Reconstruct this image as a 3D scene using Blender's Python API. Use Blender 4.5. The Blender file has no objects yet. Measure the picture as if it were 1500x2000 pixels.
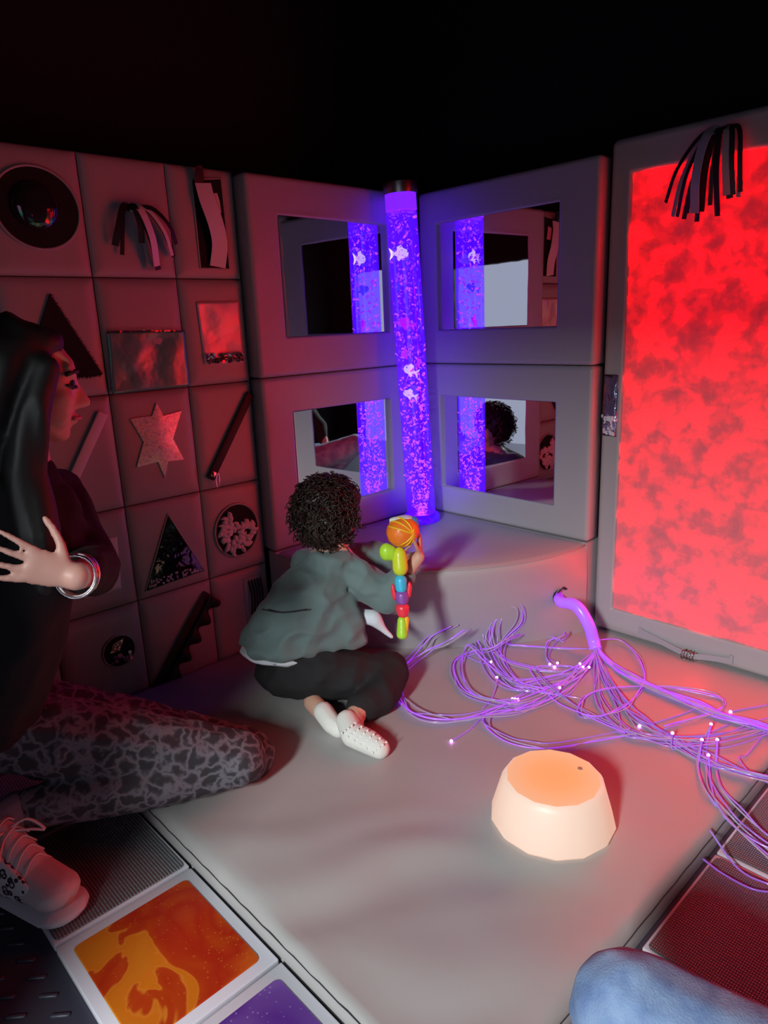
import bpy, bmesh, math, random
from mathutils import Vector, Matrix, noise
PI = math.pi
rnd = random.Random(7)
sc = bpy.context.scene
col = sc.collection

# ------------------------------------------------------------------ camera, world, light, exposure
cam = bpy.data.cameras.new('camera'); cam_o = bpy.data.objects.new('camera', cam); col.objects.link(cam_o)
cam.sensor_fit = 'VERTICAL'; cam.sensor_height = 36.0; cam.sensor_width = 27.0
cam.lens = 1372.3 / 2000 * 36.0; cam.clip_start = 0.02
RIGHT = Vector((0.7229, -0.6898, -0.0402)); DOWN = Vector((-0.2059, -0.1594, -0.9655)); FWD = Vector((0.6596, 0.7062, -0.2572))
m = Matrix.Identity(4)
for i in range(3):
    m[i][0] = RIGHT[i]; m[i][1] = -DOWN[i]; m[i][2] = -FWD[i]
m.translation = (-2.1763, -2.0648, 1.1994)
cam_o.matrix_world = m
sc.camera = cam_o

w = bpy.data.worlds.new('world'); sc.world = w; w.use_nodes = True
bg = w.node_tree.nodes['Background']
bg.inputs[0].default_value = (0.64, 0.68, 0.90, 1); bg.inputs[1].default_value = 0.62   # the bright hall seen through the entrance

def area_light(name, loc, target, sx, sy, power, color):
    l = bpy.data.lights.new(name, 'AREA'); l.shape = 'RECTANGLE'; l.size = sx; l.size_y = sy; l.energy = power; l.color = color
    o = bpy.data.objects.new(name, l); col.objects.link(o); o.location = loc
    o.rotation_euler = (Vector(target) - Vector(loc)).to_track_quat('-Z', 'Y').to_euler()
    return o
# the hall lamp outside the entrance: its light falls low through the opening onto mat, bench and red panel
area_light('hall_lamp', (-4.7, -2.45, 2.25), (-0.9, -1.0, 0.1), 0.36, 0.55, 185, (0.92, 1.0, 0.98))

sc.view_settings.view_transform = 'Standard'
try: sc.view_settings.look = 'None'
except Exception: pass
sc.view_settings.exposure = 0.0; sc.view_settings.gamma = 1.0; sc.view_settings.use_curve_mapping = False
sc.cycles.max_bounces = 10; sc.cycles.transparent_max_bounces = 24; sc.cycles.glossy_bounces = 6
sc.cycles.sample_clamp_indirect = 4.0

# ------------------------------------------------------------------ materials
def mat(name, base=(.5, .5, .5), rough=.5, metal=0., emis=None, es=0., spec=None, sheen=0., bump=None, thin=None, coat=0., rvar=None):
    M = bpy.data.materials.new(name); M.use_nodes = True
    nt = M.node_tree; b = nt.nodes['Principled BSDF']
    b.inputs['Base Color'].default_value = (*base, 1); b.inputs['Roughness'].default_value = rough; b.inputs['Metallic'].default_value = metal
    if emis: b.inputs['Emission Color'].default_value = (*emis, 1); b.inputs['Emission Strength'].default_value = es
    if spec is not None: b.inputs['Specular IOR Level'].default_value = spec
    if sheen: b.inputs['Sheen Weight'].default_value = sheen
    if coat: b.inputs['Coat Weight'].default_value = coat
    if bump:
        sc_, st, dist = bump
        n = noise_node(nt, sc_); bp = nt.nodes.new('ShaderNodeBump'); bp.inputs['Strength'].default_value = st; bp.inputs['Distance'].default_value = dist
        nt.links.new(n.outputs['Fac'], bp.inputs['Height']); nt.links.new(bp.outputs[0], b.inputs['Normal'])
    if thin:
        b.inputs['Thin Film Thickness'].default_value = thin; b.inputs['Thin Film IOR'].default_value = 1.7
    return M
def noise_node(nt, scale, detail=3., dist=0., coord='Object'):
    tc = nt.nodes.new('ShaderNodeTexCoord'); n = nt.nodes.new('ShaderNodeTexNoise')
    n.inputs['Scale'].default_value = scale; n.inputs['Detail'].default_value = detail; n.inputs['Distortion'].default_value = dist
    nt.links.new(tc.outputs[coord], n.inputs['Vector'])
    return n
def ramp(nt, src, stops, interp='LINEAR'):
    r = nt.nodes.new('ShaderNodeValToRGB'); r.color_ramp.interpolation = interp
    while len(r.color_ramp.elements) < len(stops): r.color_ramp.elements.new(0.5)
    for e, (p, c) in zip(r.color_ramp.elements, stops): e.position = p; e.color = (*c, 1)
    nt.links.new(src, r.inputs['Fac']); return r
def bsdf(M): return M.node_tree.nodes['Principled BSDF']
def noise_colour(M, scale, stops, detail=3., dist=0., interp='LINEAR', sock='Base Color'):
    nt = M.node_tree; n = noise_node(nt, scale, detail, dist); r = ramp(nt, n.outputs['Fac'], stops, interp)
    nt.links.new(r.outputs[0], bsdf(M).inputs[sock]); return n, r

def foil(name, base, rough, scale, lo=150, hi=950, bumps=(30., .4, .004), metal=.9):
    """prismatic foil: a thin film whose thickness varies over the sheet"""
    M = mat(name, base, rough, metal, bump=bumps); nt = M.node_tree
    n = noise_node(nt, scale, 2.); mr = nt.nodes.new('ShaderNodeMapRange')
    mr.inputs['From Min'].default_value = .3; mr.inputs['From Max'].default_value = .7
    mr.inputs['To Min'].default_value = lo; mr.inputs['To Max'].default_value = hi
    nt.links.new(n.outputs['Fac'], mr.inputs['Value']); nt.links.new(mr.outputs[0], bsdf(M).inputs['Thin Film Thickness'])
    bsdf(M).inputs['Thin Film IOR'].default_value = 1.8
    return M
def clear(name, tint=(1, 1, 1), gloss=.12, rough=.08, bump=None, glow=None, gs=0., gfac=0., fres=True):
    """thin clear plastic: mostly see-through with a glossy skin"""
    M = bpy.data.materials.new(name); M.use_nodes = True; nt = M.node_tree; nt.nodes.clear()
    out = nt.nodes.new('ShaderNodeOutputMaterial'); tr = nt.nodes.new('ShaderNodeBsdfTransparent'); tr.inputs[0].default_value = (*tint, 1)
    gl = nt.nodes.new('ShaderNodeBsdfGlossy'); gl.inputs['Roughness'].default_value = rough
    lw = nt.nodes.new('ShaderNodeFresnel'); lw.inputs[0].default_value = 1.45
    ad = nt.nodes.new('ShaderNodeMath'); ad.operation = 'ADD'; ad.inputs[1].default_value = gloss; ad.use_clamp = True
    if fres: nt.links.new(lw.outputs[0], ad.inputs[0])
    else: ad.inputs[0].default_value = 0.
    mx = nt.nodes.new('ShaderNodeMixShader'); nt.links.new(ad.outputs[0], mx.inputs[0]); nt.links.new(tr.outputs[0], mx.inputs[1]); nt.links.new(gl.outputs[0], mx.inputs[2])
    if bump:
        n = noise_node(nt, bump[0]); bp = nt.nodes.new('ShaderNodeBump'); bp.inputs['Strength'].default_value = bump[1]; bp.inputs['Distance'].default_value = bump[2]
        nt.links.new(n.outputs['Fac'], bp.inputs['Height']); nt.links.new(bp.outputs[0], gl.inputs['Normal']); nt.links.new(bp.outputs[0], lw.inputs['Normal'])
    last = mx
    if glow:
        em = nt.nodes.new('ShaderNodeEmission'); em.inputs[0].default_value = (*glow, 1); em.inputs[1].default_value = gs
        a2 = nt.nodes.new('ShaderNodeMixShader'); a2.inputs[0].default_value = gfac
        nt.links.new(mx.outputs[0], a2.inputs[1]); nt.links.new(em.outputs[0], a2.inputs[2]); last = a2
    nt.links.new(last.outputs[0], out.inputs[0]); return M

VINYL = mat('grey_vinyl', (.40, .375, .385), .42, bump=(9., .25, .006))
VINYL_MAT = mat('grey_mat_vinyl', (.40, .38, .38), .40, bump=(5., .35, .008))
SEAM = mat('dark_seam', (.03, .03, .035), .8)
BLACKCLOTH = mat('black_drape', (.009, .007, .009), .9)
BLACK = mat('black_webbing', (.012, .011, .014), .6)
BLACKGLOSS = mat('black_gloss', (.006, .006, .007), .08)
VOID = mat('dark_recess', (.004, .004, .005), .85)
WHITE = mat('white_webbing', (.72, .68, .72), .7, bump=(160., .4, .002))
GREYRIB = mat('grey_ribbon', (.34, .32, .36), .65)
CHROME = mat('chrome', (.8, .8, .82), .16, 1.)
STEEL = mat('brushed_steel', (.36, .34, .33), .32, 1.)
MIRROR = mat('mirror_sheet', (.86, .87, .88), .015, 1., bump=(2.2, .05, .01))
RUBBER = mat('black_rubber', (.055, .053, .080), .38, bump=(40., .2, .002))

# ------------------------------------------------------------------ mesh helpers
def mesh(name, V, Fc, M, parent=None, smooth=True, angle=None):
    me = bpy.data.meshes.new(name); me.from_pydata([tuple(v) for v in V], [], Fc); me.update()
    if M: me.materials.append(M)
    if smooth: me.polygons.foreach_set('use_smooth', [True] * len(me.polygons))
    o = bpy.data.objects.new(name, me); col.objects.link(o)
    if parent: o.parent = parent
    if smooth and angle:
        me.set_sharp_from_angle(angle=angle)
    return o
def bm_obj(name, bm, M, parent=None, smooth=False, angle=.6):
    bmesh.ops.recalc_face_normals(bm, faces=bm.faces)
    me = bpy.data.meshes.new(name); bm.to_mesh(me); bm.free()
    if M: me.materials.append(M)
    if smooth:
        me.polygons.foreach_set('use_smooth', [True] * len(me.polygons)); me.set_sharp_from_angle(angle=angle)
    o = bpy.data.objects.new(name, me); col.objects.link(o)
    if parent: o.parent = parent
    return o
def empty(name, mw=None, loc=None):
    o = bpy.data.objects.new(name, None); col.objects.link(o); o.empty_display_size = .05
    if mw is not None: o.matrix_world = mw
    if loc is not None: o.location = loc
    return o
def tag(o, label, cat=None, group=None, kind=None):
    if label: o['label'] = label
    if cat: o['category'] = cat
    if group: o['group'] = group
    if kind: o['kind'] = kind
    return o
def box(name, lo, hi, M, parent=None, bev=0., seg=2):
    bm = bmesh.new(); bmesh.ops.create_cube(bm, size=1)
    for v in bm.verts:
        v.co = Vector([lo[i] + (v.co[i] + .5) * (hi[i] - lo[i]) for i in range(3)])
    if bev: bmesh.ops.bevel(bm, geom=bm.edges[:] + bm.verts[:], offset=bev, segments=seg, profile=.5, affect='EDGES')
    return bm_obj(name, bm, M, parent, bool(bev), .9)
def spline(pts, n=8):
    """Catmull-Rom through pts"""
    P = [Vector(p) for p in pts]; P = [P[0] * 2 - P[1]] + P + [P[-1] * 2 - P[-2]]; out = []
    for i in range(1, len(P) - 2):
        a, b, c, d = P[i - 1:i + 3]
        for k in range(n):
            t = k / n
            out.append(.5 * (2 * b + (c - a) * t + (2 * a - 5 * b + 4 * c - d) * t * t + (3 * b - a - 3 * c + d) * t ** 3))
    out.append(P[-2]); return out
def tube_data(path, radii, sides=6, cap=True):
    V, Fc = [], []; n = len(path); up = Vector((0.13, 0.27, 1)).normalized(); prev = None
    for i, p in enumerate(path):
        t = (path[min(i + 1, n - 1)] - path[max(i - 1, 0)]).normalized()
        a = (prev if prev is not None else up) ; a = a - t * a.dot(t)
        if a.length < 1e-4: a = Vector((1, 0, 0)) - t * t.x
        a.normalize(); prev = a; b = t.cross(a); r = radii if isinstance(radii, (int, float)) else radii[i]
        for k in range(sides):
            an = 2 * PI * k / sides; V.append(p + (a * math.cos(an) + b * math.sin(an)) * r)
    for i in range(n - 1):
        for k in range(sides):
            k2 = (k + 1) % sides; Fc.append((i * sides + k, i * sides + k2, (i + 1) * sides + k2, (i + 1) * sides + k))
    if cap: Fc.append(tuple(reversed(range(sides)))); Fc.append(tuple((n - 1) * sides + k for k in range(sides)))
    return V, Fc
def tube(name, path, r, M, parent=None, sides=6):
    return mesh(name, *tube_data([Vector(p) for p in path], r, sides), M, parent)
def merge(parts):
    V, Fc = [], []
    for v, f in parts:
        o = len(V); V += list(v); Fc += [tuple(i + o for i in q) for q in f]
    return V, Fc
def ribbon(name, path, width, M, parent=None, nrm=(0, 0, 1), th=.0016, taper=1.):
    """flat strip with thickness along path; nrm = direction the flat side faces"""
    P = [Vector(p) for p in path]; V, Fc = [], []; n = len(P)
    for i, p in enumerate(P):
        t = (P[min(i + 1, n - 1)] - P[max(i - 1, 0)]).normalized(); s = t.cross(Vector(nrm))
        if s.length < 1e-4: s = Vector((1, 0, 0))
        s.normalize(); q = s.cross(t).normalized(); w_ = width * .5 * (1 + (taper - 1) * i / (n - 1))
        for a, b in ((-1, -1), (1, -1), (1, 1), (-1, 1)): V.append(p + s * (a * w_) + q * (b * th * .5))
    for i in range(n - 1):
        for k in range(4):
            k2 = (k + 1) % 4; Fc.append((i * 4 + k, i * 4 + k2, i * 4 + 4 + k2, i * 4 + 4 + k))
    Fc += [(3, 2, 1, 0), tuple((n - 1) * 4 + k for k in range(4))]
    return mesh(name, V, Fc, M, parent, True, .7)
def prism(name, outline, d0, d1, M, parent=None, bev=0.):
    """outline [(u,v)] extruded from depth d0 to d1"""
    bm = bmesh.new(); a = [bm.verts.new((u, v, d0)) for u, v in outline]; b = [bm.verts.new((u, v, d1)) for u, v in outline]; n = len(a)
    bm.faces.new(a); bm.faces.new(b)
    for i in range(n): bm.faces.new((a[i], a[(i + 1) % n], b[(i + 1) % n], b[i]))
    if bev:
        bmesh.ops.recalc_face_normals(bm, faces=bm.faces)
        eds = [e for e in bm.edges if all(v in b for v in e.verts)]
        bmesh.ops.bevel(bm, geom=eds, offset=bev, segments=2, profile=.5, affect='EDGES')
    return bm_obj(name, bm, M, parent, bool(bev), .9)
def ellipse(cu, cv, ru, rv, n=40): return [(cu + ru * math.cos(2 * PI * k / n), cv + rv * math.sin(2 * PI * k / n)) for k in range(n)]
def ring(name, outline, d, r, M, parent=None, sides=6):
    """a rolled rim that follows a closed outline"""
    P = [Vector((u, v, d)) for u, v in outline]; n = len(P); V, Fc = [], []
    for i, p in enumerate(P):
        t = (P[(i + 1) % n] - P[i - 1]).normalized(); s = t.cross(Vector((0, 0, 1)))
        for k in range(sides):
            an = 2 * PI * k / sides; V.append(p + (s * math.cos(an) + Vector((0, 0, 1)) * math.sin(an)) * r)
    for i in range(n):
        j = (i + 1) % n
        for k in range(sides):
            k2 = (k + 1) % sides; Fc.append((i * sides + k, j * sides + k, j * sides + k2, i * sides + k2))
    return mesh(name, V, Fc, M, parent)
def lathe(name, prof, M, parent=None, n=32, loc=(0, 0, 0), axis=None, smooth=True, angle=.6):
    """prof [(r,z)] about the z axis"""
    V, Fc = [], []
    for r, z in prof:
        for k in range(n): V.append(Vector((r * math.cos(2 * PI * k / n), r * math.sin(2 * PI * k / n), z)))
    for i in range(len(prof) - 1):
        for k in range(n):
            k2 = (k + 1) % n; Fc.append((i * n + k, i * n + k2, (i + 1) * n + k2, (i + 1) * n + k))
    if prof[0][0] > 1e-5: Fc.append(tuple(reversed(range(n))))
    if prof[-1][0] > 1e-5: Fc.append(tuple((len(prof) - 1) * n + k for k in range(n)))
    q = Vector(axis).to_track_quat('Z', 'Y').to_matrix() if axis else None
    V = [(q @ v if q else v) + Vector(loc) for v in V]
    return mesh(name, V, Fc, M, parent, smooth, angle)

# organic bodies: hulls of balls, fused by a voxel remesh into one continuous skin
_ico = bmesh.new(); bmesh.ops.create_icosphere(_ico, subdivisions=2, radius=1.); ICO = [v.co.copy() for v in _ico.verts]; _ico.free()
def ball(p, r, R3=None):
    """r a number or (rx,ry,rz); R3 optional 3x3 basis"""
    p = Vector(p)
    if isinstance(r, (int, float)): r = (r, r, r)
    out = []
    for c in ICO:
        v = Vector((c.x * r[0], c.y * r[1], c.z * r[2]))
        out.append((R3 @ v if R3 else v) + p)
    return out
def hull(*balls):
    bm = bmesh.new()
    for b in balls:
        for v in b: bm.verts.new(v)
    res = bmesh.ops.convex_hull(bm, input=bm.verts[:])
    junk = [v for v in bm.verts if not v.link_faces]
    bmesh.ops.delete(bm, geom=junk, context='VERTS')
    bm.verts.index_update()
    d = ([v.co.copy() for v in bm.verts], [tuple(v.index for v in f.verts) for f in bm.faces]); bm.free(); return d
def limb(*joints):
    """joints (x,y,z,r): a chain of tapered segments"""
    return [hull(ball(a[:3], a[3]), ball(b[:3], b[3])) for a, b in zip(joints, joints[1:])]
def organic(name, hulls, M, parent=None, voxel=.006, smooth=6, wrinkle=None):
    o = mesh(name, *merge(hulls), None)
    r = o.modifiers.new('r', 'REMESH'); r.mode = 'VOXEL'; r.voxel_size = voxel
    s = o.modifiers.new('s', 'SMOOTH'); s.factor = .5; s.iterations = smooth
    dg = bpy.context.evaluated_depsgraph_get(); me = bpy.data.meshes.new_from_object(o.evaluated_get(dg))
    o.modifiers.clear(); old = o.data; o.data = me; bpy.data.meshes.remove(old); me.name = name
    if wrinkle:
        amp, freq, stretch = wrinkle
        N = [v.normal.copy() for v in me.vertices]
        for v, nn in zip(me.vertices, N):
            q = Vector((v.co.x * freq * stretch[0], v.co.y * freq * stretch[1], v.co.z * freq * stretch[2]))
            h = 1 - abs(noise.noise(q)) * 2.4 + .5 * noise.noise(q * 2.3)
            v.co += nn * (amp * (h - .4))
    me.polygons.foreach_set('use_smooth', [True] * len(me.polygons))
    me.materials.clear(); me.materials.append(M)
    if parent: o.parent = parent
    return o
def frame_basis(f, up=(0, 0, 1)):
    f = Vector(f).normalized(); u = Vector(up); s = f.cross(u).normalized(); u = s.cross(f).normalized()
    return Matrix((f, s, u)).transposed()   # columns forward, right side, up
def hand(wrist, fwd, palm_n, thumb_side, s=1., curl=.25, spread=.16, thumb_out=.8):
    """hulls of a hand with five fingers; s=1 is an adult hand (about 0.18 m)"""
    f = Vector(fwd).normalized(); t = Vector(thumb_side); t = (t - f * t.dot(f)).normalized(); n = f.cross(t)
    if n.dot(Vector(palm_n)) < 0: n = -n
    W = Vector(wrist); H = []
    R3 = Matrix((f, t, n)).transposed()
    H.append(hull(ball(W, (.02 * s, .026 * s, .018 * s), R3), ball(W + f * .05 * s, (.03 * s, .036 * s, .014 * s), R3)))
    H.append(hull(ball(W + f * .045 * s, (.03 * s, .036 * s, .014 * s), R3), ball(W + f * .085 * s, (.014 * s, .039 * s, .011 * s), R3)))
    for off, L, sp in ((.030, .072, 1.), (.010, .082, .3), (-.011, .076, -.4), (-.030, .060, -1.1)):
        p = W + f * .088 * s + t * off * s; d = (f + t * spread * sp).normalized(); r = .0088 * s; c = curl
        for k, fr in enumerate((.45, .31, .24)):
            d = (d + n * c).normalized(); q = p + d * L * fr * s
            H.append(hull(ball(p, r), ball(q, r * .9))); p = q; r *= .9; c = curl * 1.1
    p = W + f * .028 * s + t * .022 * s; d = (f * .62 + t * thumb_out + n * .25).normalized(); r = .0115 * s
    for fr in (.040, .032, .026):
        q = p + d * fr * s; H.append(hull(ball(p, r), ball(q, r * .88))); p = q; r *= .88; d = (d + f * .28 + n * .1).normalized()
    return H
def head(c, f, up=(0, 0, 1), s=1., nose=1., jaw=1., baby=False):
    """hulls of a head with a face; c = centre of skull, f = where it looks, s=1 adult (0.22 m tall)"""
    B = frame_basis(f, up); c = Vector(c)
    def P(a, b, h): return c + B @ Vector((a, b, h)) * s
    def E(a, b, h, r): return ball(P(a, b, h), tuple(x * s for x in (r if not isinstance(r, (int, float)) else (r, r, r))), B)
    H = [hull(E(-.012, 0, .03, (.092, .074, .082)), E(.018, 0, .012, (.076, .068, .085)))]
    H.append(hull(E(.02, 0, -.005, (.070, .064, .06)), E(.038, 0, -.068, (.045, .044, .035)), E(-.02, 0, -.04, (.05, .055, .04))))
    H.append(hull(E(.055, 0, -.085 * jaw, (.026, .028, .02)), E(.03, .03, -.06, .028), E(.03, -.03, -.06, .028)))      # chin
    H.append(hull(E(.078, 0, .028, (.012, .05, .014)), E(.07, 0, .04, (.016, .052, .02))))                              # brow
    H.append(hull(E(.084, 0, .012, .008), E(.084 + .026 * nose, 0, -.026, .0105), E(.082, .012, -.033, .008), E(.082, -.012, -.033, .008)))   # nose
    for q in (-1, 1):
        H.append(hull(E(.058, q * .038, -.018, (.024, .022, .024)), E(.052, q * .034, -.055, (.026, .022, .024)), E(.012, q * .046, -.035, (.03, .018, .04))))           # cheeks
        H.append(hull(E(-.006, q * .074, .006, (.014, .007, .024)), E(-.002, q * .072, -.02, (.01, .006, .014))))        # ears
    H.append(hull(E(.088, 0, -.052, (.008, .021, .005)), E(.086, 0, -.054, (.008, .024, .004))))                          # upper lip
    H.append(hull(E(.085, 0, -.064, (.008, .019, .006)), E(.083, 0, -.065, (.008, .02, .005))))                           # lower lip
    return H, P, B

# ------------------------------------------------------------------ the setting
def struct(o, label): return tag(o, label, kind='structure')
fl = box('floor', (-3.3, -3.5, -.06), (.5, .5, 0), RUBBER)
struct(fl, 'black rubber floor with raised tread bars')
tread = box('tread', (-.018, -.0042, -.002), (.018, .0042, .0045), RUBBER, fl, .003, 2)
k = 0
for i in range(-12, 22):
    for j in range(-4, 26):
        s_ = i * .082 + (j % 2) * .041; r_ = j * .040
        x = -1.90 + .72 * s_ - .69 * r_; y = -.55 - .69 * s_ - .72 * r_
        if not (-2.42 < x < -1.935 and -1.62 < y < -.30): continue
        if k: c = tread.copy(); col.objects.link(c); c.parent = fl
        else: c = tread
        c.location = (x, y, 0); c.rotation_euler = (0, 0, -.70); k += 1
struct(box('wall_left', (-3.3, .32, 0), (.5, .42, 2.75), BLACKCLOTH), 'black draped wall behind the activity panel')
struct(box('wall_right', (.32, -3.5, 0), (.42, .32, 2.75), BLACKCLOTH), 'black draped wall behind the red panel')
struct(box('wall_front', (-3.3, -3.5, 0), (.32, -3.4, 2.75), BLACKCLOTH), 'black draped wall out of view')
struct(box('ceiling', (-3.3, -3.5, 2.75), (.5, .5, 2.85), BLACKCLOTH), 'black ceiling lost in darkness')
bm = bmesh.new()
for (y0, y1, z0, z1) in ((-3.4, -3.05, 0, 2.75), (-1.505, .32, 0, 2.75), (-3.05, -1.505, 1.71, 2.75)):   # the entrance is left open
    q = bmesh.new(); bmesh.ops.create_cube(q, size=1)
    for v in q.verts: v.co = Vector((-3.05 + v.co.x * .06, y0 + (v.co.y + .5) * (y1 - y0), z0 + (v.co.z + .5) * (z1 - z0)))
    t_ = bpy.data.meshes.new('t'); q.to_mesh(t_); q.free(); bm.from_mesh(t_); bpy.data.meshes.remove(t_)
struct(bm_obj('wall_back', bm, BLACKCLOTH), 'black draped wall with the lit entrance opening')

def frame_m(org, u, v, d):
    M4 = Matrix.Identity(4)
    for i in range(3): M4[i][0] = u[i]; M4[i][1] = v[i]; M4[i][2] = d[i]
    M4.translation = org; return M4
LEFT = lambda y0: frame_m((0, y0, 0), (1, 0, 0), (0, 0, 1), (0, -1, 0))
RGHT = lambda x0: frame_m((x0, 0, 0), (0, -1, 0), (0, 0, 1), (-1, 0, 0))

# ------------------------------------------------------------------ quilted activity panel on the left
act = empty('activity_panel', LEFT(.05))
tag(act, 'quilted grey vinyl activity panel with sewn-on sensory pieces, left wall', 'activity panel')
U = [-1.835, -1.572, -1.304, -1.040, -.803]; Vv = [.005, .362, .678, 1.029, 1.366, 1.70]
box('panel_core', (-1.835, .005, -.10), (-.803, 1.70, -.018), VINYL, act, .012, 2)
def pillow(name, u0, u1, v0, v1, parent, M, h=.017, edge=.034, nu=18, nv=22, seed=0., back=-.02):
    V, Fc = [], []
    for j in range(nv + 1):
        for i in range(nu + 1):
            a = i / nu; b = j / nv; a = .5 - .5 * math.cos(PI * a); b = .5 - .5 * math.cos(PI * b)
            u = u0 + (u1 - u0) * a; v = v0 + (v1 - v0) * b
            e = min(u - u0, u1 - u, v - v0, v1 - v); t = min(1, e / edge); s = math.sqrt(max(0, 1 - (1 - t) ** 2))
            wr = noise.noise(Vector((u * 9 + seed, v * 9, seed))) * .003 * (1.3 - t) + noise.noise(Vector((u * 3, v * 3 + seed, 1))) * .002
            V.append((u, v, back + .004 if e < 1e-6 else back + .004 + (h - .001) * s + wr * s))
    for j in range(nv):
        for i in range(nu):
            a = j * (nu + 1) + i; Fc.append((a, a + 1, a + nu + 2, a + nu + 1))
    return mesh(name, V, Fc, M, parent)
for i in range(4):
    for j in range(5):
        pillow('quilted_cell', U[i] + .001, U[i + 1] - .001, Vv[j] + .001, Vv[j + 1] - .001, act, VINYL, seed=i * 7.3 + j * 3.1)
for i in (1, 2, 3): box('stitch_line', (U[i] - .0015, .02, -.02), (U[i] + .0015, 1.69, -.0145), SEAM, act)
for j in (1, 2, 3, 4): box('stitch_line', (-1.82, Vv[j] - .0015, -.02), (-.81, Vv[j] + .0015, -.0145), SEAM, act)

# A1: round window with a dark lens
w1 = prism('round_window', ellipse(-1.434, 1.541, .109, .103, 48), -.004, .005, VOID, act); tag(w1, 'large round black window with a convex lens')
ring('window_rim', ellipse(-1.434, 1.541, .111, .105, 48), .004, .004, VINYL, w1)
LENS = foil('lens_reflections', (.02, .02, .025), .06, 7., 250, 800, (3., .05, .01), 0.)  # varying film tint imitates coloured LED reflections on the lens
V, Fc = [], []
for j in range(11):
    for i in range(32):
        r = .062 * math.sin(j / 10 * PI / 2); V.append((-1.440 + r * math.cos(2 * PI * i / 32), 1.545 + r * math.sin(2 * PI * i / 32), .005 + .026 * math.cos(j / 10 * PI / 2)))
for j in range(10):
    for i in range(32): Fc.append((j * 32 + i, (j + 1) * 32 + i, (j + 1) * 32 + (i + 1) % 32, j * 32 + (i + 1) % 32))
tag(mesh('lens', V, Fc, LENS, w1), 'glossy dark convex lens')

# B1: ribbon tassel
def tassel(parent, anchor, strips, label, d0=0.):
    au, av = anchor; t_ = lathe('tassel_knot', [(0, 0), (.009, .001), (.011, .008), (.006, .014), (0, .015)], BLACK, parent, 14, (au, av, d0))
    tag(t_, label)
    for (eu, ev, wd, M_, out, su) in strips:
        p = spline([(au + su * .3, av, d0 + .012), (au + su + (eu - au) * .25, av + .006 + (ev - av) * .08, d0 + out * .8), (au + su * .6 + (eu - au) * .68, av + (ev - av) * .5, d0 + out), (eu, ev, d0 + out * .55)], 7)
        ribbon('ribbon', p, wd, M_, t_, nrm=(.25 * (1 if su > 0 else -1), .1, 1), th=.0018)
    return t_
tassel(act, (-1.176, 1.560), [(-1.238, 1.452, .020, BLACK, .030, -.01), (-1.218, 1.428, .012, BLACK, .022, -.012), (-1.158, 1.462, .018, BLACK, .040, 0.), (-1.119, 1.398, .024, WHITE, .045, .006),
    (-1.112, 1.388, .022, BLACK, .030, .004), (-1.137, 1.386, .014, GREYRIB, .024, .0), (-1.062, 1.430, .013, WHITE, .036, .018), (-1.056, 1.428, .016, BLACK, .026, .020), (-1.046, 1.464, .013, BLACK, .042, .026)],
    'tassel of black and white ribbons')

# C1: tall dark window with a white strap through it
w3 = prism('strap_window', [(-.957, 1.400), (-.856, 1.400), (-.856, 1.668), (-.957, 1.656)], -.004, .004, VOID, act); tag(w3, 'tall dark slot with a white strap')
ring('window_rim', [(-.960 + .107 * min(1, max(0, a)), b) for a, b in [(0, 1.397 + .0), (.33, 1.397), (.66, 1.397), (1, 1.397), (1, 1.48), (1, 1.58), (1, 1.671), (.5, 1.665), (0, 1.659), (0, 1.57), (0, 1.48)]], .002, .003, VINYL, w3)
ribbon('white_strap', spline([(-.930, 1.648, .018), (-.925, 1.60, .026), (-.905, 1.53, .030), (-.893, 1.47, .022), (-.901, 1.402, .010)], 6), .056, WHITE, w3)
ribbon('strap_tab', [(-.893, 1.622, .010), (-.888, 1.60, .012), (-.884, 1.565, .010)], .030, WHITE, w3)
ribbon('black_loop', spline([(-.950, 1.62, .008), (-.946, 1.66, .02), (-.940, 1.69, .022), (-.934, 1.65, .012)], 5), .024, BLACK, w3)

# A2: black triangle
TRI = [(-1.437, 1.318), (-1.545, 1.090), (-1.322, 1.090)]
w4 = prism('triangle_patch', TRI, -.006, .006, VOID, act); tag(w4, 'black fluffy triangle')
fz = []
for q in range(70):
    a = q / 70; u = -1.540 + .214 * a; h = .006 + .005 * rnd.random()
    fz.append(tube_data([Vector((u, 1.092, .004)), Vector((u + .002 * rnd.uniform(-1, 1), 1.092 - h, .008))], [.0022, .0006], 4))
for q in range(50):
    a = q / 50; u = -1.437 + .115 * a; v = 1.318 - .228 * a
    fz.append(tube_data([Vector((u - .002, v, .004)), Vector((u + .003 + .003 * rnd.random(), v + .003 * rnd.random(), .008))], [.002, .0006], 4))
mesh('fringe', *merge(fz), VOID, w4)['kind'] = 'stuff'

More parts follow.
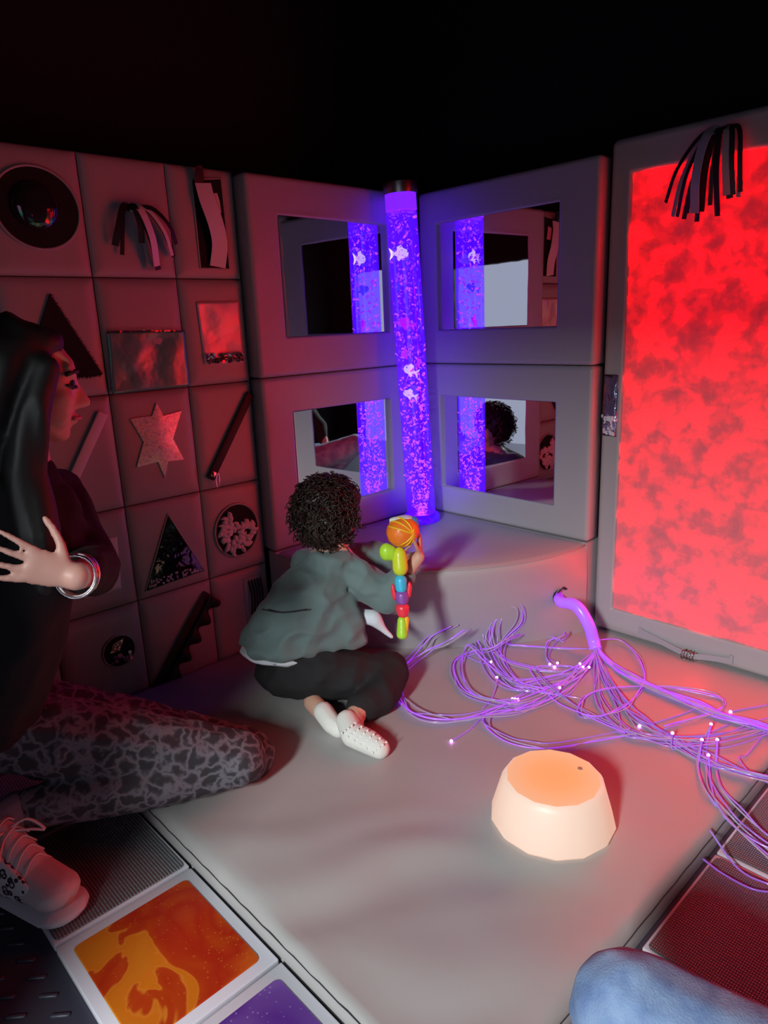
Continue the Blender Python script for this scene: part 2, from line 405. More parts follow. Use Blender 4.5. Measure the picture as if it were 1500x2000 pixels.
# B2: iridescent film pocket
IRI = foil('iridescent_film', (.14, .42, .36), .28, 4.5, 250, 520, (9., .5, .02), .3)  # teal base colour imitates a green reflection on the film
VINYLCLEAR = clear('clear_vinyl', (.96, .95, .97), .04, .07, (14., .8, .02))
def sheet(name, quad, d, M, parent, amp=.004, fr=14., n=20, seed=0., lift=.0):
    """a crinkled sheet on four corners, bottom-left first, counter-clockwise"""
    V, Fc = [], []; a, b, c, e = [Vector((p[0], p[1], 0)) for p in quad]
    for side in (0, 1):
        for j in range(n + 1):
            for i in range(n + 1):
                s, t = i / n, j / n; p = (a * (1 - s) + b * s) * (1 - t) + (e * (1 - s) + c * s) * t
                k_ = min(1, 6 * min(s, 1 - s, t, 1 - t))
                p.z = d - side * .0012 + k_ * (lift + amp * noise.noise(Vector((p.x * fr + seed, p.y * fr, seed)))); V.append(p)
    m_ = (n + 1) ** 2
    for j in range(n):
        for i in range(n):
            q = j * (n + 1) + i; f4 = (q, q + 1, q + n + 2, q + n + 1); Fc.append(f4); Fc.append(tuple(reversed([m_ + z for z in f4])))
    for i in range(n):
        Fc += [(i + 1, i, m_ + i, m_ + i + 1), (n * (n + 1) + i, n * (n + 1) + i + 1, m_ + n * (n + 1) + i + 1, m_ + n * (n + 1) + i),
               (i * (n + 1), (i + 1) * (n + 1), m_ + (i + 1) * (n + 1), m_ + i * (n + 1)), ((i + 1) * (n + 1) + n, i * (n + 1) + n, m_ + i * (n + 1) + n, m_ + (i + 1) * (n + 1) + n)]
    return mesh(name, V, Fc, M, parent)
p2 = sheet('film_pocket', [(-1.300, 1.030), (-1.041, 1.034), (-1.041, 1.207), (-1.292, 1.213)], .004, IRI, act, .007, 11.); tag(p2, 'iridescent film pocket')
ribbon('pocket_hem', [(-1.294, 1.212, .009), (-1.17, 1.211, .012), (-1.040, 1.206, .009)], .006, VINYLCLEAR, p2)
# C2: pink window pocket with sequins
PINKFILM = foil('pink_film', (.80, .56, .64), .34, 5., 120, 420, (8., .5, .03), .08)
p3 = sheet('sequin_window', [(-.981, 1.098), (-.832, 1.094), (-.830, 1.296), (-.987, 1.294)], .004, PINKFILM, act, .005, 14., seed=5.); tag(p3, 'pink shiny window with loose sequins at its foot')
def confetti(name, parent, pts, r, M, d, th=.0015, n=7):
    parts = []
    for (u, v) in pts:
        q = Matrix.Rotation(rnd.uniform(-.7, .7), 3, 'X') @ Matrix.Rotation(rnd.uniform(-.7, .7), 3, 'Y'); rr = r * rnd.uniform(.7, 1.25); c = Vector((u, v, d + rnd.uniform(0, .006)))
        Vv_ = [c + q @ Vector((rr * math.cos(2 * PI * k / n), rr * math.sin(2 * PI * k / n), s)) for s in (0, th) for k in range(n)]
        parts.append((Vv_, [tuple(reversed(range(n))), tuple(range(n, 2 * n))] + [(k, (k + 1) % n, n + (k + 1) % n, n + k) for k in range(n)]))
    o = mesh(name, *merge(parts), M, parent, False); o['kind'] = 'stuff'; return o
SEQ = mat('sequin', (.55, .50, .56), .18, .7); SEQD = mat('sequin_dark', (.08, .06, .07), .3, .5)
confetti('sequins', p3, [(-.978 + .142 * rnd.random(), 1.101 + .028 * rnd.random() ** 1.5) for _ in range(60)], .0055, SEQ, .007)
confetti('dark_sequins', p3, [(-.978 + .142 * rnd.random(), 1.101 + .024 * rnd.random()) for _ in range(50)], .0045, SEQD, .008)

# A3: white diagonal strip, C3: black diagonal zip
s1 = box('velcro_strip', (-.120, -.016, 0), (.120, .016, .009), WHITE, act, .003); tag(s1, 'white diagonal hook-and-loop strip')
s1.matrix_local = Matrix.Translation((-1.402, .878, .003)) @ Matrix.Rotation(math.atan2(.204, .129), 4, 'Z')
zp = box('zip_strip', (-.165, -.016, 0), (.165, .016, .009), BLACK, act, .004); tag(zp, 'black diagonal zip strip with a chrome pull')
zp.matrix_local = Matrix.Translation((-.913, .853, .003)) @ Matrix.Rotation(math.atan2(.271, .190), 4, 'Z')
zs = box('zip_slider', (-.156, -.009, .009), (-.136, .009, .016), CHROME, zp, .003)
pull = ring('zip_pull', ellipse(0, 0, .0065, .024, 20), 0, .0022, CHROME, zp)
pull.matrix_local = Matrix.Translation((-.158, -.022, .016)) @ Matrix.Rotation(-math.atan2(.271, .190) - .10, 4, 'Z')

# B3: six-pointed prismatic star
STARP = [(-1.165, .991), (-1.147, .948), (-1.083, .957), (-1.124, .872), (-1.094, .799), (-1.150, .802), (-1.167, .750), (-1.183, .806), (-1.256, .800), (-1.223, .875), (-1.256, .951), (-1.184, .953)]
GLIT = mat('prismatic_glitter', (.6, .6, .55), .30, .25); nt = GLIT.node_tree
vo = nt.nodes.new('ShaderNodeTexVoronoi'); vo.inputs['Scale'].default_value = 260; tc = nt.nodes.new('ShaderNodeTexCoord'); nt.links.new(tc.outputs['Object'], vo.inputs['Vector'])
hs = nt.nodes.new('ShaderNodeHueSaturation'); hs.inputs['Saturation'].default_value = .45; hs.inputs['Value'].default_value = 1.7; nt.links.new(vo.outputs['Color'], hs.inputs['Color'])
mxn = nt.nodes.new('ShaderNodeMix'); mxn.data_type = 'RGBA'; mxn.inputs[0].default_value = .5; nt.links.new(hs.outputs[0], mxn.inputs[6]); mxn.inputs[7].default_value = (.78, .80, .58, 1)
nt.links.new(mxn.outputs[2], bsdf(GLIT).inputs['Base Color'])
nm = nt.nodes.new('ShaderNodeBump'); nm.inputs['Strength'].default_value = .9; nm.inputs['Distance'].default_value = .002; nt.links.new(vo.outputs['Color'], nm.inputs['Height']); nt.links.new(nm.outputs[0], bsdf(GLIT).inputs['Normal'])
bsdf(GLIT).inputs['Thin Film Thickness'].default_value = 380; bsdf(GLIT).inputs['Thin Film IOR'].default_value = 1.7
cu, cv = -1.170, .874; V = [(u, v, .002) for u, v in STARP] + [(u, v, .006) for u, v in STARP] + [(cu + (u - cu) * .55, cv + (v - cv) * .6, .011) for u, v in STARP] + [(cu, cv, .013)]
Fc = [tuple(reversed(range(12)))] + [(a * 12 + k, a * 12 + (k + 1) % 12, a * 12 + 12 + (k + 1) % 12, a * 12 + 12 + k) for a in (0, 1) for k in range(12)] + [(24 + k, 24 + (k + 1) % 12, 36) for k in range(12)]
tag(mesh('star', V, Fc, GLIT, act, True, .9), 'padded six-pointed silver prismatic star')

# A4: pale crinkle patch, B4: triangle bead window, C4: round fur window
CRINK = mat('pale_crinkle', (.85, .76, .80), .35, bump=(45., .8, .006)); 
tag(sheet('crinkle_patch', [(-1.475, .424), (-1.357, .424), (-1.348, .594), (-1.472, .602)], .003, CRINK, act, .004, 40.), 'pale crinkled rectangle patch')
TB = [(-1.172, .630), (-1.281, .390), (-1.063, .403)]
w5 = prism('bead_window', TB, -.006, .003, BLACKGLOSS, act); tag(w5, 'black triangular window with loose beads')
ring('window_rim', [((1 - t) * TB[i][0] + t * TB[(i + 1) % 3][0], (1 - t) * TB[i][1] + t * TB[(i + 1) % 3][1]) for i in range(3) for t in (0, .2, .4, .6, .8)], .002, .0028, VINYL, w5)
mesh('clear_cover', *(lambda a: (a[0], a[1]))(([(-1.172, .622, .006), (-1.274, .396, .006), (-1.07, .408, .006), (-1.2, .45, .016), (-1.15, .45, .013), (-1.172, .53, .013)], [(0, 1, 3, 5), (1, 2, 4, 3), (0, 5, 4, 2), (3, 4, 5)])), clear('bead_cover', (.97, .97, .97), .05, .05, (10., .8, .02)), w5)
BEAD = mat('pale_bead', (.62, .56, .66), .25)
beads = []
for q in range(46):
    u = -1.262 + .182 * rnd.random(); c = Vector((u, .402 + .010 * (u + 1.27) / .2 + .022 * rnd.random() ** 2, .008)); beads.append(([c + x * rnd.uniform(.0030, .0048) for x in ICO], None))
_b = bmesh.new(); bmesh.ops.create_icosphere(_b, subdivisions=2, radius=1.); IF = [tuple(v.index for v in f.verts) for f in _b.faces]; _b.free()
mesh('beads', *merge([(v, IF) for v, _ in beads]), BEAD, w5)['kind'] = 'stuff'
w6 = prism('fur_window', ellipse(-.920, .516, .086, .094, 40), -.006, .003, VOID, act); tag(w6, 'round window filled with white fur tufts')
ring('window_rim', ellipse(-.920, .516, .088, .096, 44), .003, .0042, VINYL, w6)
FUR = mat('white_fur', (.70, .66, .66), .8, sheen=.4, bump=(90., .8, .004)); tufts = []
for q in range(90):
    a = rnd.uniform(0, 2 * PI); r = .066 * math.sqrt(rnd.random()); u = -.925 + r * math.cos(a); v = .508 + r * math.sin(a)
    if v > .535 and u > -.935: continue
    da = a + rnd.uniform(-.7, .7); L = rnd.uniform(.018, .034)
    tufts.append(tube_data(spline([(u, v, .004), (u + L * .5 * math.cos(da), v + L * .5 * math.sin(da), .012), (u + L * .9 * math.cos(da + .4), v + L * .8 * math.sin(da + .4), .008)], 3), [.0075, .008, .008, .007, .0055, .0035, .001], 6))
tufts = [t for t in tufts if all(((p.x + .92) / .088) ** 2 + ((p.y - .516) / .096) ** 2 < 1 for p in t[0])]
mesh('fur', *merge(tufts), FUR, w6)['kind'] = 'stuff'

# A5: round sequin window, B5: black ruffle, C5: black buckle strap
w7 = prism('shiny_disc', ellipse(-1.393, .221, .052, .052, 36), -.006, .004, BLACKGLOSS, act); tag(w7, 'small round black glossy window with sequins')
ring('window_rim', ellipse(-1.393, .221, .053, .053, 36), .003, .003, VINYL, w7)
confetti('sequins', w7, [(-1.393 + .036 * rnd.uniform(-1, 1), .221 + rnd.uniform(-.036, -.012)) for _ in range(12)], .0075, SEQ, .006)
sheet('gold_glint', [(-1.425, .222), (-1.393, .222), (-1.372, .262), (-1.412, .252)], .007, foil('gold_film', (.8, .62, .45), .15, 20., 100, 300, (30., .8, .02), .9), w7, .006, 60., 10)
rf = ribbon('ruffle_base', spline([(-1.063, .322, .006), (-1.13, .245, .010), (-1.21, .145, .010), (-1.288, .045, .006)], 6), .036, BLACK, act); tag(rf, 'diagonal black ruffled frill')
V, Fc = [], []
for i in range(121):
    t = i / 120; u = -1.066 - .220 * t; v = .318 - .268 * t; a = t * 2 * PI * 5
    for k in range(4):
        o_ = .010 + k * .011 + .006 * math.sin(a) * k * .5; V.append((u + o_ * .78, v - o_ * .64, .010 + .014 * math.sin(a + k * .3) * k / 3 + .010))
for i in range(120):
    for k in range(3): Fc.append((i * 4 + k, i * 4 + k + 1, i * 4 + 5 + k, i * 4 + 4 + k))
fr_ = mesh('frill', V, Fc, BLACK, rf); sd = fr_.modifiers.new('solid', 'SOLIDIFY'); sd.thickness = .0015
bk = box('buckle_patch', (-.915, .150, -.002), (-.840, .330, .004), VINYL, act, .003); tag(bk, 'grey patch with black buckle cords')
for q in range(5): tube('cord', spline([(-.895 + q * .012, .318, .005), (-.893 + q * .012, .26, .014), (-.897 + q * .012, .185, .012), (-.892 + q * .012, .165, .005)], 4), .0032, BLACK, bk)

# ------------------------------------------------------------------ padded mirror blocks
def rect_loop(u0, u1, v0, v1, r, n=9):
    pts = []
    for (cu_, cv_, a0) in ((u1 - r, v1 - r, 0), (u0 + r, v1 - r, PI / 2), (u0 + r, v0 + r, PI), (u1 - r, v0 + r, 3 * PI / 2)):
        arc = [(cu_ + r * math.cos(a0 + PI / 2 * k / 4), cv_ + r * math.sin(a0 + PI / 2 * k / 4)) for k in range(5)]
        pts.append(arc)
    out = []
    for i in range(4):
        out += pts[i]; a = pts[i][-1]; b = pts[(i + 1) % 4][0]
        out += [(a[0] + (b[0] - a[0]) * k / n, a[1] + (b[1] - a[1]) * k / n) for k in range(1, n)]
    return out
def frame_pad(name, outer, inner, M, parent, depth=.10, rnd_o=.016, ro=.014, ri=.006, seed=0., amp=.0025):
    u0, u1, v0, v1 = outer; a0, a1, b0, b1 = inner; L = []
    L.append([(u, v, -depth) for u, v in rect_loop(u0, u1, v0, v1, ro)])
    for t in (0, .2, .4, .6, .8, 1.):
        a = t * PI / 2; e = rnd_o * (1 - math.cos(a)); L.append([(u, v, -rnd_o + rnd_o * math.sin(a)) for u, v in rect_loop(u0 + e, u1 - e, v0 + e, v1 - e, max(.003, ro - e * .3))])
    for t in (.04, .2, .4, .6, .8, .96):
        q = [(p[0] + (a_ - p[0]) * t, p[1] + (b_ - p[1]) * t, 0) for p, (a_, b_) in zip(L[6], rect_loop(a0 - ri, a1 + ri, b0 - ri, b1 + ri, .008))]
        L.append([(u, v, amp * noise.noise(Vector((u * 6 + seed, v * 6, seed)))) for u, v, _ in q])
    for t in (0, .5, 1.):
        a = t * PI / 2; e = ri * (1 - math.sin(a)); L.append([(u, v, -ri * (1 - math.cos(a))) for u, v in rect_loop(a0 - e, a1 + e, b0 - e, b1 + e, .006)])
    L.append([(u, v, -.03) for u, v in rect_loop(a0, a1, b0, b1, .006)])
    n = len(L[0]); V = [p for l in L for p in l]; Fc = [(i * n + k, i * n + (k + 1) % n, (i + 1) * n + (k + 1) % n, (i + 1) * n + k) for i in range(len(L) - 1) for k in range(n)]
    Fc.append(tuple(reversed(range(n)))) ; Fc.append(tuple((len(L) - 1) * n + k for k in range(n)))
    return mesh(name, V, Fc, M, parent)
def mirror_block(FM, outer, inner, label, seed, turn=0.):
    e = empty('mirror_block', FM); tag(e, label, 'mirror panel', 'padded mirror blocks in the corner')
    frame_pad('padded_frame', outer, inner, VINYL, e, seed=seed)
    a0, a1, b0, b1 = inner
    w_ = (a1 - a0) / 2 - .001; h_ = (b1 - b0) / 2 - .001; mi = box('mirror', (-w_, -h_, -.006), (w_, h_, 0), MIRROR, e)
    mi.matrix_local = Matrix.Translation(((a0 + a1) / 2, (b0 + b1) / 2, -.010)) @ Matrix.Rotation(turn, 4, 'Y'); tag(mi, 'flat acrylic mirror')
    return e
mirror_block(LEFT(0.), (-.800, -.002, 1.038, 1.692), (-.677, -.172, 1.171, 1.569), 'upper padded mirror block left of the bubble tube', 1., .036)
mirror_block(LEFT(0.), (-.800, -.002, .412, 1.036), (-.672, -.184, .532, .910), 'lower padded mirror block behind the curly-haired child', 2., .036)
mirror_block(RGHT(0.), (.002, .800, 1.038, 1.692), (.097, .651, 1.170, 1.572), 'upper padded mirror block right of the bubble tube', 3., -.021)
mirror_block(RGHT(0.), (.002, .800, .412, 1.036), (.102, .653, .527, .908), 'lower padded mirror block above the corner seat', 4., -.021)

# ------------------------------------------------------------------ red light panel on the right
red = empty('red_light_panel', RGHT(.05)); tag(red, 'tall grey padded panel around a glowing mottled red screen', 'light panel')
frame_pad('padded_frame', (.804, 1.94, .070, 1.735), (.880, 1.83, .163, 1.628), VINYL, red, .12, .022, .02, .008, 9., .003)
REDM = mat('red_glow_screen', (.25, .21, .23), .28, emis=(1, .01, .01), es=1.); nt = REDM.node_tree
n1 = noise_node(nt, 12., 10., .15); n1.inputs['Roughness'].default_value = .6
r1 = ramp(nt, n1.outputs['Fac'], [(.27, (.0075, .00002, .0001)), (.42, (.0135, .00002, .0001)), (.53, (.024, .00004, .0001)), (.585, (.30, .00005, .0002)), (.68, (1., .00008, .0002))]); nt.links.new(r1.outputs[0], bsdf(REDM).inputs['Emission Color'])
bsdf(REDM).inputs['Emission Strength'].default_value = 38.0
V, Fc = [], []; n = 14
for j in range(n + 1):
    for i in range(n + 1):
        s, t = i / n, j / n; V.append((.879 + .952 * s, .162 + 1.467 * t, -.010 + .010 * math.sin(PI * s) ** .6 * math.sin(PI * t) ** .6))
for j in range(n):
    for i in range(n): q = j * (n + 1) + i; Fc.append((q, q + 1, q + n + 2, q + n + 1))
tag(mesh('screen', V, Fc, REDM, red), 'glowing mottled red screen')
tassel(red, (1.158, 1.690), [(1.008, 1.520, .012, BLACK, .05, -.012), (1.028, 1.478, .014, GREYRIB, .034, -.018), (1.045, 1.476, .012, BLACK, .046, -.010), (1.062, 1.468, .016, BLACK, .03, -.006), (1.076, 1.482, .012, BLACK, .05, -.004),
    (1.100, 1.478, .030, GREYRIB, .060, -.016), (1.104, 1.455, .016, BLACK, .04, -.010), (1.120, 1.480, .014, BLACK, .05, .0), (1.140, 1.495, .012, BLACK, .045, .004), (1.166, 1.462, .017, BLACK, .055, .0),
    (1.186, 1.515, .020, GREYRIB, .05, .014), (1.192, 1.506, .018, BLACK, .035, .012), (1.206, 1.512, .014, BLACK, .06, .024), (1.222, 1.518, .012, BLACK, .045, .034), (1.214, 1.506, .012, GREYRIB, .03, .030)],
    'tassel of black and grey ribbons hanging over the red screen', .0)
pk = sheet('sequin_pocket', [(.812, .797), (.868, .795), (.866, 1.006), (.813, 1.006)], .004, clear('violet_vinyl', (.80, .76, .92), .10, .10, (18., .9, .02)), red, .005, 30., 16, lift=.004); tag(pk, 'narrow clear vinyl pocket with white sequins')
confetti('sequins', pk, [(.815 + .048 * rnd.random(), .802 + .066 * rnd.random()) for _ in range(46)], .0062, mat('white_sequin', (.75, .72, .80), .3), .0015)
stp = ribbon('webbing_strap', spline([(.990, .112, .006), (1.09, .094, .012), (1.176, .084, .022), (1.24, .092, .014), (1.312, .101, .006)], 8), .020, GREYRIB, red); tag(stp, 'grey webbing strap with threaded metal rings')
for u in (.995, 1.307): box('strap_end', (u - .006, .088 + (.012 if u < 1 else .0), .002), (u + .006, .120 + (.004 if u < 1 else -.002), .007), GREYRIB, stp, .0015)
for q in range(7):
    g = ring('metal_ring', ellipse(0, 0, .013, .016, 20), 0, .0017, STEEL, stp)
    g.matrix_local = Matrix.Translation((1.160 + q * .0065, .082 + .004 * (q % 2), .022)) @ Matrix.Rotation(1.25 + .25 * (q % 3), 4, 'Y') @ Matrix.Rotation(.3 * (q % 2), 4, 'Z')

# ------------------------------------------------------------------ floor tiles and soft mat
def woven(name, c1, c2):
    M = mat(name, c1, .55); nt = M.node_tree; tc = nt.nodes.new('ShaderNodeTexCoord')
    wv = nt.nodes.new('ShaderNodeTexWave'); wv.wave_type = 'BANDS'; wv.bands_direction = 'X'; wv.inputs['Scale'].default_value = 46.; wv.inputs['Distortion'].default_value = 0.
    w2 = nt.nodes.new('ShaderNodeTexWave'); w2.wave_type = 'BANDS'; w2.bands_direction = 'Y'; w2.inputs['Scale'].default_value = 70.
    nt.links.new(tc.outputs['Object'], wv.inputs[0]); nt.links.new(tc.outputs['Object'], w2.inputs[0])
    mu = nt.nodes.new('ShaderNodeMath'); mu.operation = 'MULTIPLY'; nt.links.new(wv.outputs['Fac'], mu.inputs[0]); nt.links.new(w2.outputs['Fac'], mu.inputs[1])
    r = ramp(nt, mu.outputs[0], [(.12, c2), (.5, c1)]); nt.links.new(r.outputs[0], bsdf(M).inputs['Base Color'])
    bp = nt.nodes.new('ShaderNodeBump'); bp.inputs['Strength'].default_value = .8; bp.inputs['Distance'].default_value = .003; nt.links.new(mu.outputs[0], bp.inputs['Height']); nt.links.new(bp.outputs[0], bsdf(M).inputs['Normal'])
    return M
WOVEN = woven('woven_grey', (.42, .42, .44), (.10, .10, .11))
def liquid(name, stops, scale, dist, spots, grad=0.):
    M = mat(name, (.5, .1, .02), .12, coat=.4); nt = M.node_tree; n = noise_node(nt, scale, 3., dist)
    tg = nt.nodes.new('ShaderNodeTexCoord'); sx_ = nt.nodes.new('ShaderNodeSeparateXYZ'); nt.links.new(tg.outputs['Object'], sx_.inputs[0])
    mg = nt.nodes.new('ShaderNodeMath'); mg.operation = 'MULTIPLY_ADD'; mg.inputs[1].default_value = grad; nt.links.new(sx_.outputs[0], mg.inputs[0]); nt.links.new(n.outputs['Fac'], mg.inputs[2])
    r = ramp(nt, mg.outputs[0], stops); v = nt.nodes.new('ShaderNodeTexVoronoi'); v.inputs['Scale'].default_value = 95.; v.distance = 'EUCLIDEAN'
    tc = nt.nodes.new('ShaderNodeTexCoord'); nt.links.new(tc.outputs['Object'], v.inputs['Vector'])
    n2 = noise_node(nt, 6., 2.); lt = nt.nodes.new('ShaderNodeMath'); lt.operation = 'MULTIPLY'; lt.inputs[1].default_value = .30; nt.links.new(n2.outputs['Fac'], lt.inputs[0])
    cmp_ = nt.nodes.new('ShaderNodeMath'); cmp_.operation = 'LESS_THAN'; nt.links.new(v.outputs['Distance'], cmp_.inputs[0]); nt.links.new(lt.outputs[0], cmp_.inputs[1])
    sb = nt.nodes.new('ShaderNodeMath'); sb.operation = 'MULTIPLY'; sb.inputs[1].default_value = .35; nt.links.new(cmp_.outputs[0], sb.inputs[0])
    mx = nt.nodes.new('ShaderNodeMix'); mx.data_type = 'RGBA'; nt.links.new(sb.outputs[0], mx.inputs[0]); nt.links.new(r.outputs[0], mx.inputs[6]); mx.inputs[7].default_value = (*spots, 1)
    nt.links.new(mx.outputs[2], bsdf(M).inputs['Base Color']); return M
ORANGE = liquid('orange_liquid', [(.30, (.60, .19, .012)), (.425, (.62, .16, .010)), (.435, (.66, .20, .02)), (.45, (.46, .050, .007)), (.56, (.40, .022, .007)), (.74, (.55, .09, .01))], 5.0, 1.0, (.72, .22, .04), 1.1)
PURPLE = liquid('purple_liquid', [(.35, (.20, .10, .38)), (.5, (.10, .03, .26)), (.7, (.30, .20, .48))], 3., .8, (.5, .4, .7))
GREENOR = liquid('amber_green_liquid', [(.38, (.10, .16, .02)), (.5, (.45, .12, .015)), (.7, (.55, .10, .01))], 3., .8, (.5, .3, .1))
TILEWHITE = mat('tile_border', (.68, .66, .74), .35)
def floor_tile(x0, x1, y0, y1, M, kindname, label, cat, blobs=None, bw=.024):
    e = empty(kindname, None, ((x0 + x1) / 2, (y0 + y1) / 2, 0)); tag(e, label, cat)
    hx, hy = (x1 - x0) / 2 - .002, (y1 - y0) / 2 - .002
    box('tile_base', (-hx, -hy, .001), (hx, hy, .018), TILEWHITE, e, .003)
    V = [(u, v, .0184) for u, v in rect_loop(-hx + bw, hx - bw, -hy + bw, hy - bw, .012)]; n = len(V)
    V2 = [(u, v, .0205) for u, v in rect_loop(-hx + bw + .002, hx - bw - .002, -hy + bw + .002, hy - bw - .002, .012)]
    surf = mesh('tile_surface', V + V2, [tuple(range(n, 2 * n))] + [(k, (k + 1) % n, n + (k + 1) % n, n + k) for k in range(n)], M, e, False)
    return e
floor_tile(-1.905, -1.600, -1.100, -.752, ORANGE, 'liquid_tile', 'orange and red liquid-filled floor tile with white border', 'floor tile')
floor_tile(-1.905, -1.600, -1.452, -1.104, PURPLE, 'liquid_tile', 'purple liquid-filled floor tile at the bottom edge', 'floor tile')
floor_tile(-1.905, -1.600, -.748, -.400, WOVEN, 'textured_tile', 'grey ribbed floor tile beside the leopard-print shoe', 'floor tile', bw=.006)
floor_tile(-1.905, -1.600, -.396, -.048, WOVEN, 'textured_tile', 'grey ribbed floor tile under the squatting woman', 'floor tile', bw=.006)
floor_tile(-1.405, -1.100, -1.930, -1.582, GREENOR, 'liquid_tile', 'amber liquid-filled floor tile behind the denim knee', 'floor tile')
floor_tile(-1.096, -.748, -1.930, -1.582, WOVEN, 'textured_tile', 'red-lit ribbed floor tile right of the padded mat', 'floor tile', bw=.006)
floor_tile(-.744, -.396, -1.930, -1.582, WOVEN, 'textured_tile', 'ribbed floor tile under the glowing strand ends', 'floor tile', bw=.006)
floor_tile(-.392, -.044, -1.930, -1.582, WOVEN, 'textured_tile', 'ribbed floor tile beside the red panel foot', 'floor tile', bw=.006)

pad = empty('floor_mat', None, (-.8, -.78, 0)); tag(pad, 'large grey padded vinyl floor mat filling the corner', 'mat')
MX0, MX1, MY0, MY1, MT = -1.594, .14, -1.570, .045, .066
V, Fc = [], []; nx, ny = 90, 90
def edge_ease(n_):
    return [0, .006, .014, .026, .045] + [.045 + (.91) * k / (n_ - 8) for k in range(1, n_ - 8)] + [.955, .974, .986, .994, 1.]
ex = edge_ease(nx); nx = len(ex) - 1; ny = nx
for j in range(ny + 1):
    for i in range(nx + 1):
        x = MX0 + (MX1 - MX0) * ex[i]; y = MY0 + (MY1 - MY0) * ex[j]; e = min(x - MX0, MX1 - x, y - MY0, MY1 - y); t = min(1, e / .035)
        z = MT - .020 * (1 - math.sqrt(max(0, 1 - (1 - t) ** 2)))
        near = max(0, min(1, (-.55 - y) / .6)) * max(0, min(1, (-1.06 - x) / .25))
        q = x * .64 + y * .77
        z += t * ((.0035 + .003 * near) * noise.noise(Vector((x * 2.2, y * 2.2, 0))) + near * .034 * noise.noise(Vector((q * 7.5 + .8 * noise.noise(Vector((x * 3, y * 3, 5))), (x - y) * 1.0, 2))) + .002 * noise.noise(Vector((x * 7, y * 7, 3))))
        if e < .03: z += .0025 * noise.noise(Vector((x * 16, y * 16, 9)))
        V.append((x + .8, y + .78, z))
for j in range(ny):
    for i in range(nx): q = j * (nx + 1) + i; Fc.append((q, q + 1, q + nx + 2, q + nx + 1))
border = [i for i in range(nx + 1)] + [j * (nx + 1) + nx for j in range(1, ny + 1)] + [ny * (nx + 1) + i for i in range(nx - 1, -1, -1)] + [j * (nx + 1) for j in range(ny - 1, 0, -1)]
o0 = len(V)
for b in border: V.append((V[b][0], V[b][1], .004))
nb = len(border)
for k in range(nb): Fc.append((border[k], o0 + k, o0 + (k + 1) % nb, border[(k + 1) % nb]))
Fc.append(tuple(o0 + k for k in range(nb)))
mesh('mat_cover', V, Fc, VINYL_MAT, pad, True, 1.2)
sp_l = [(MX0 + .8 - .0005, -1.56 + .78 + 1.58 * k / 60, .0475 + .0012 * math.sin(k * 2.1)) for k in range(61)]; tube('seam', sp_l, .0011, SEAM, pad, 5)
sp_r = [(MX0 + .8 + 1.6 * k / 60, MY0 + .78 - .0005, .0475 + .0012 * math.sin(k * 1.7)) for k in range(61)]; tube('seam', sp_r, .0011, SEAM, pad, 5)

# ------------------------------------------------------------------ quarter-round corner seat
seat = empty('corner_seat', None, (0, 0, 0)); tag(seat, 'quarter-round grey vinyl corner seat under the bubble tube', 'seat')
def r_at(th, z):
    k = (z - .066) / (.41 - .066); return .798 - (.125 * (1 - k) * math.sin(2 * th)) + .006 * math.sin(PI * k)
V, Fc = [], []; NT = 40; prof = [(.066, 0), (.10, 0), (.16, 0), (.22, 0), (.28, 0), (.34, 0), (.375, 0), (.392, .004), (.402, .012), (.408, .026)]
for i in range(NT + 1):
    th = PI / 2 * i / NT
    for z, ins in prof:
        r = r_at(th, z) - ins; V.append((-r * math.cos(th), -r * math.sin(th), z + .0))
    for fr in (.85, .65, .45, .25, 0.):
        r = (r_at(th, .41) - .026) * fr; V.append((-r * math.cos(th), -r * math.sin(th), .409 + .0015 * noise.noise(Vector((r * math.cos(th) * 8, r * math.sin(th) * 8, 0))) - (.0 if fr else 0)))
n = len(prof) + 5
for i in range(NT):
    for k in range(n - 1): Fc.append((i * n + k, i * n + k + 1, (i + 1) * n + k + 1, (i + 1) * n + k))
mesh('seat_cushion', V, Fc, VINYL, seat)
tube('piping', [(-(r_at(PI / 2 * i / NT, .40) - .006) * math.cos(PI / 2 * i / NT), -(r_at(PI / 2 * i / NT, .40) - .006) * math.sin(PI / 2 * i / NT), .4015) for i in range(NT + 1)], .0028, VINYL, seat)
box('seat_back', (0, -.798, .066), (.10, .0, .410), VINYL, seat); box('seat_back', (-.798, 0, .066), (.10, .045, .410), VINYL, seat)
HP = Vector((-.128, -.770, .238)); hn = Vector((-.165, -.985, .05)).normalized()
lathe('cable_hole', [(0, 0), (.030, 0), (.033, .004), (.030, .008), (.026, .006), (.024, .002), (0, .002)], VOID, seat, 20, HP - hn * .002, hn)
for a in (-.6, .5): ribbon('hole_flap', [HP + Vector((-.02 * a, 0, .022)) + hn * .004, HP + Vector((-.03 * a, 0, .030)) + hn * .018], .022, SEAM, seat, hn)

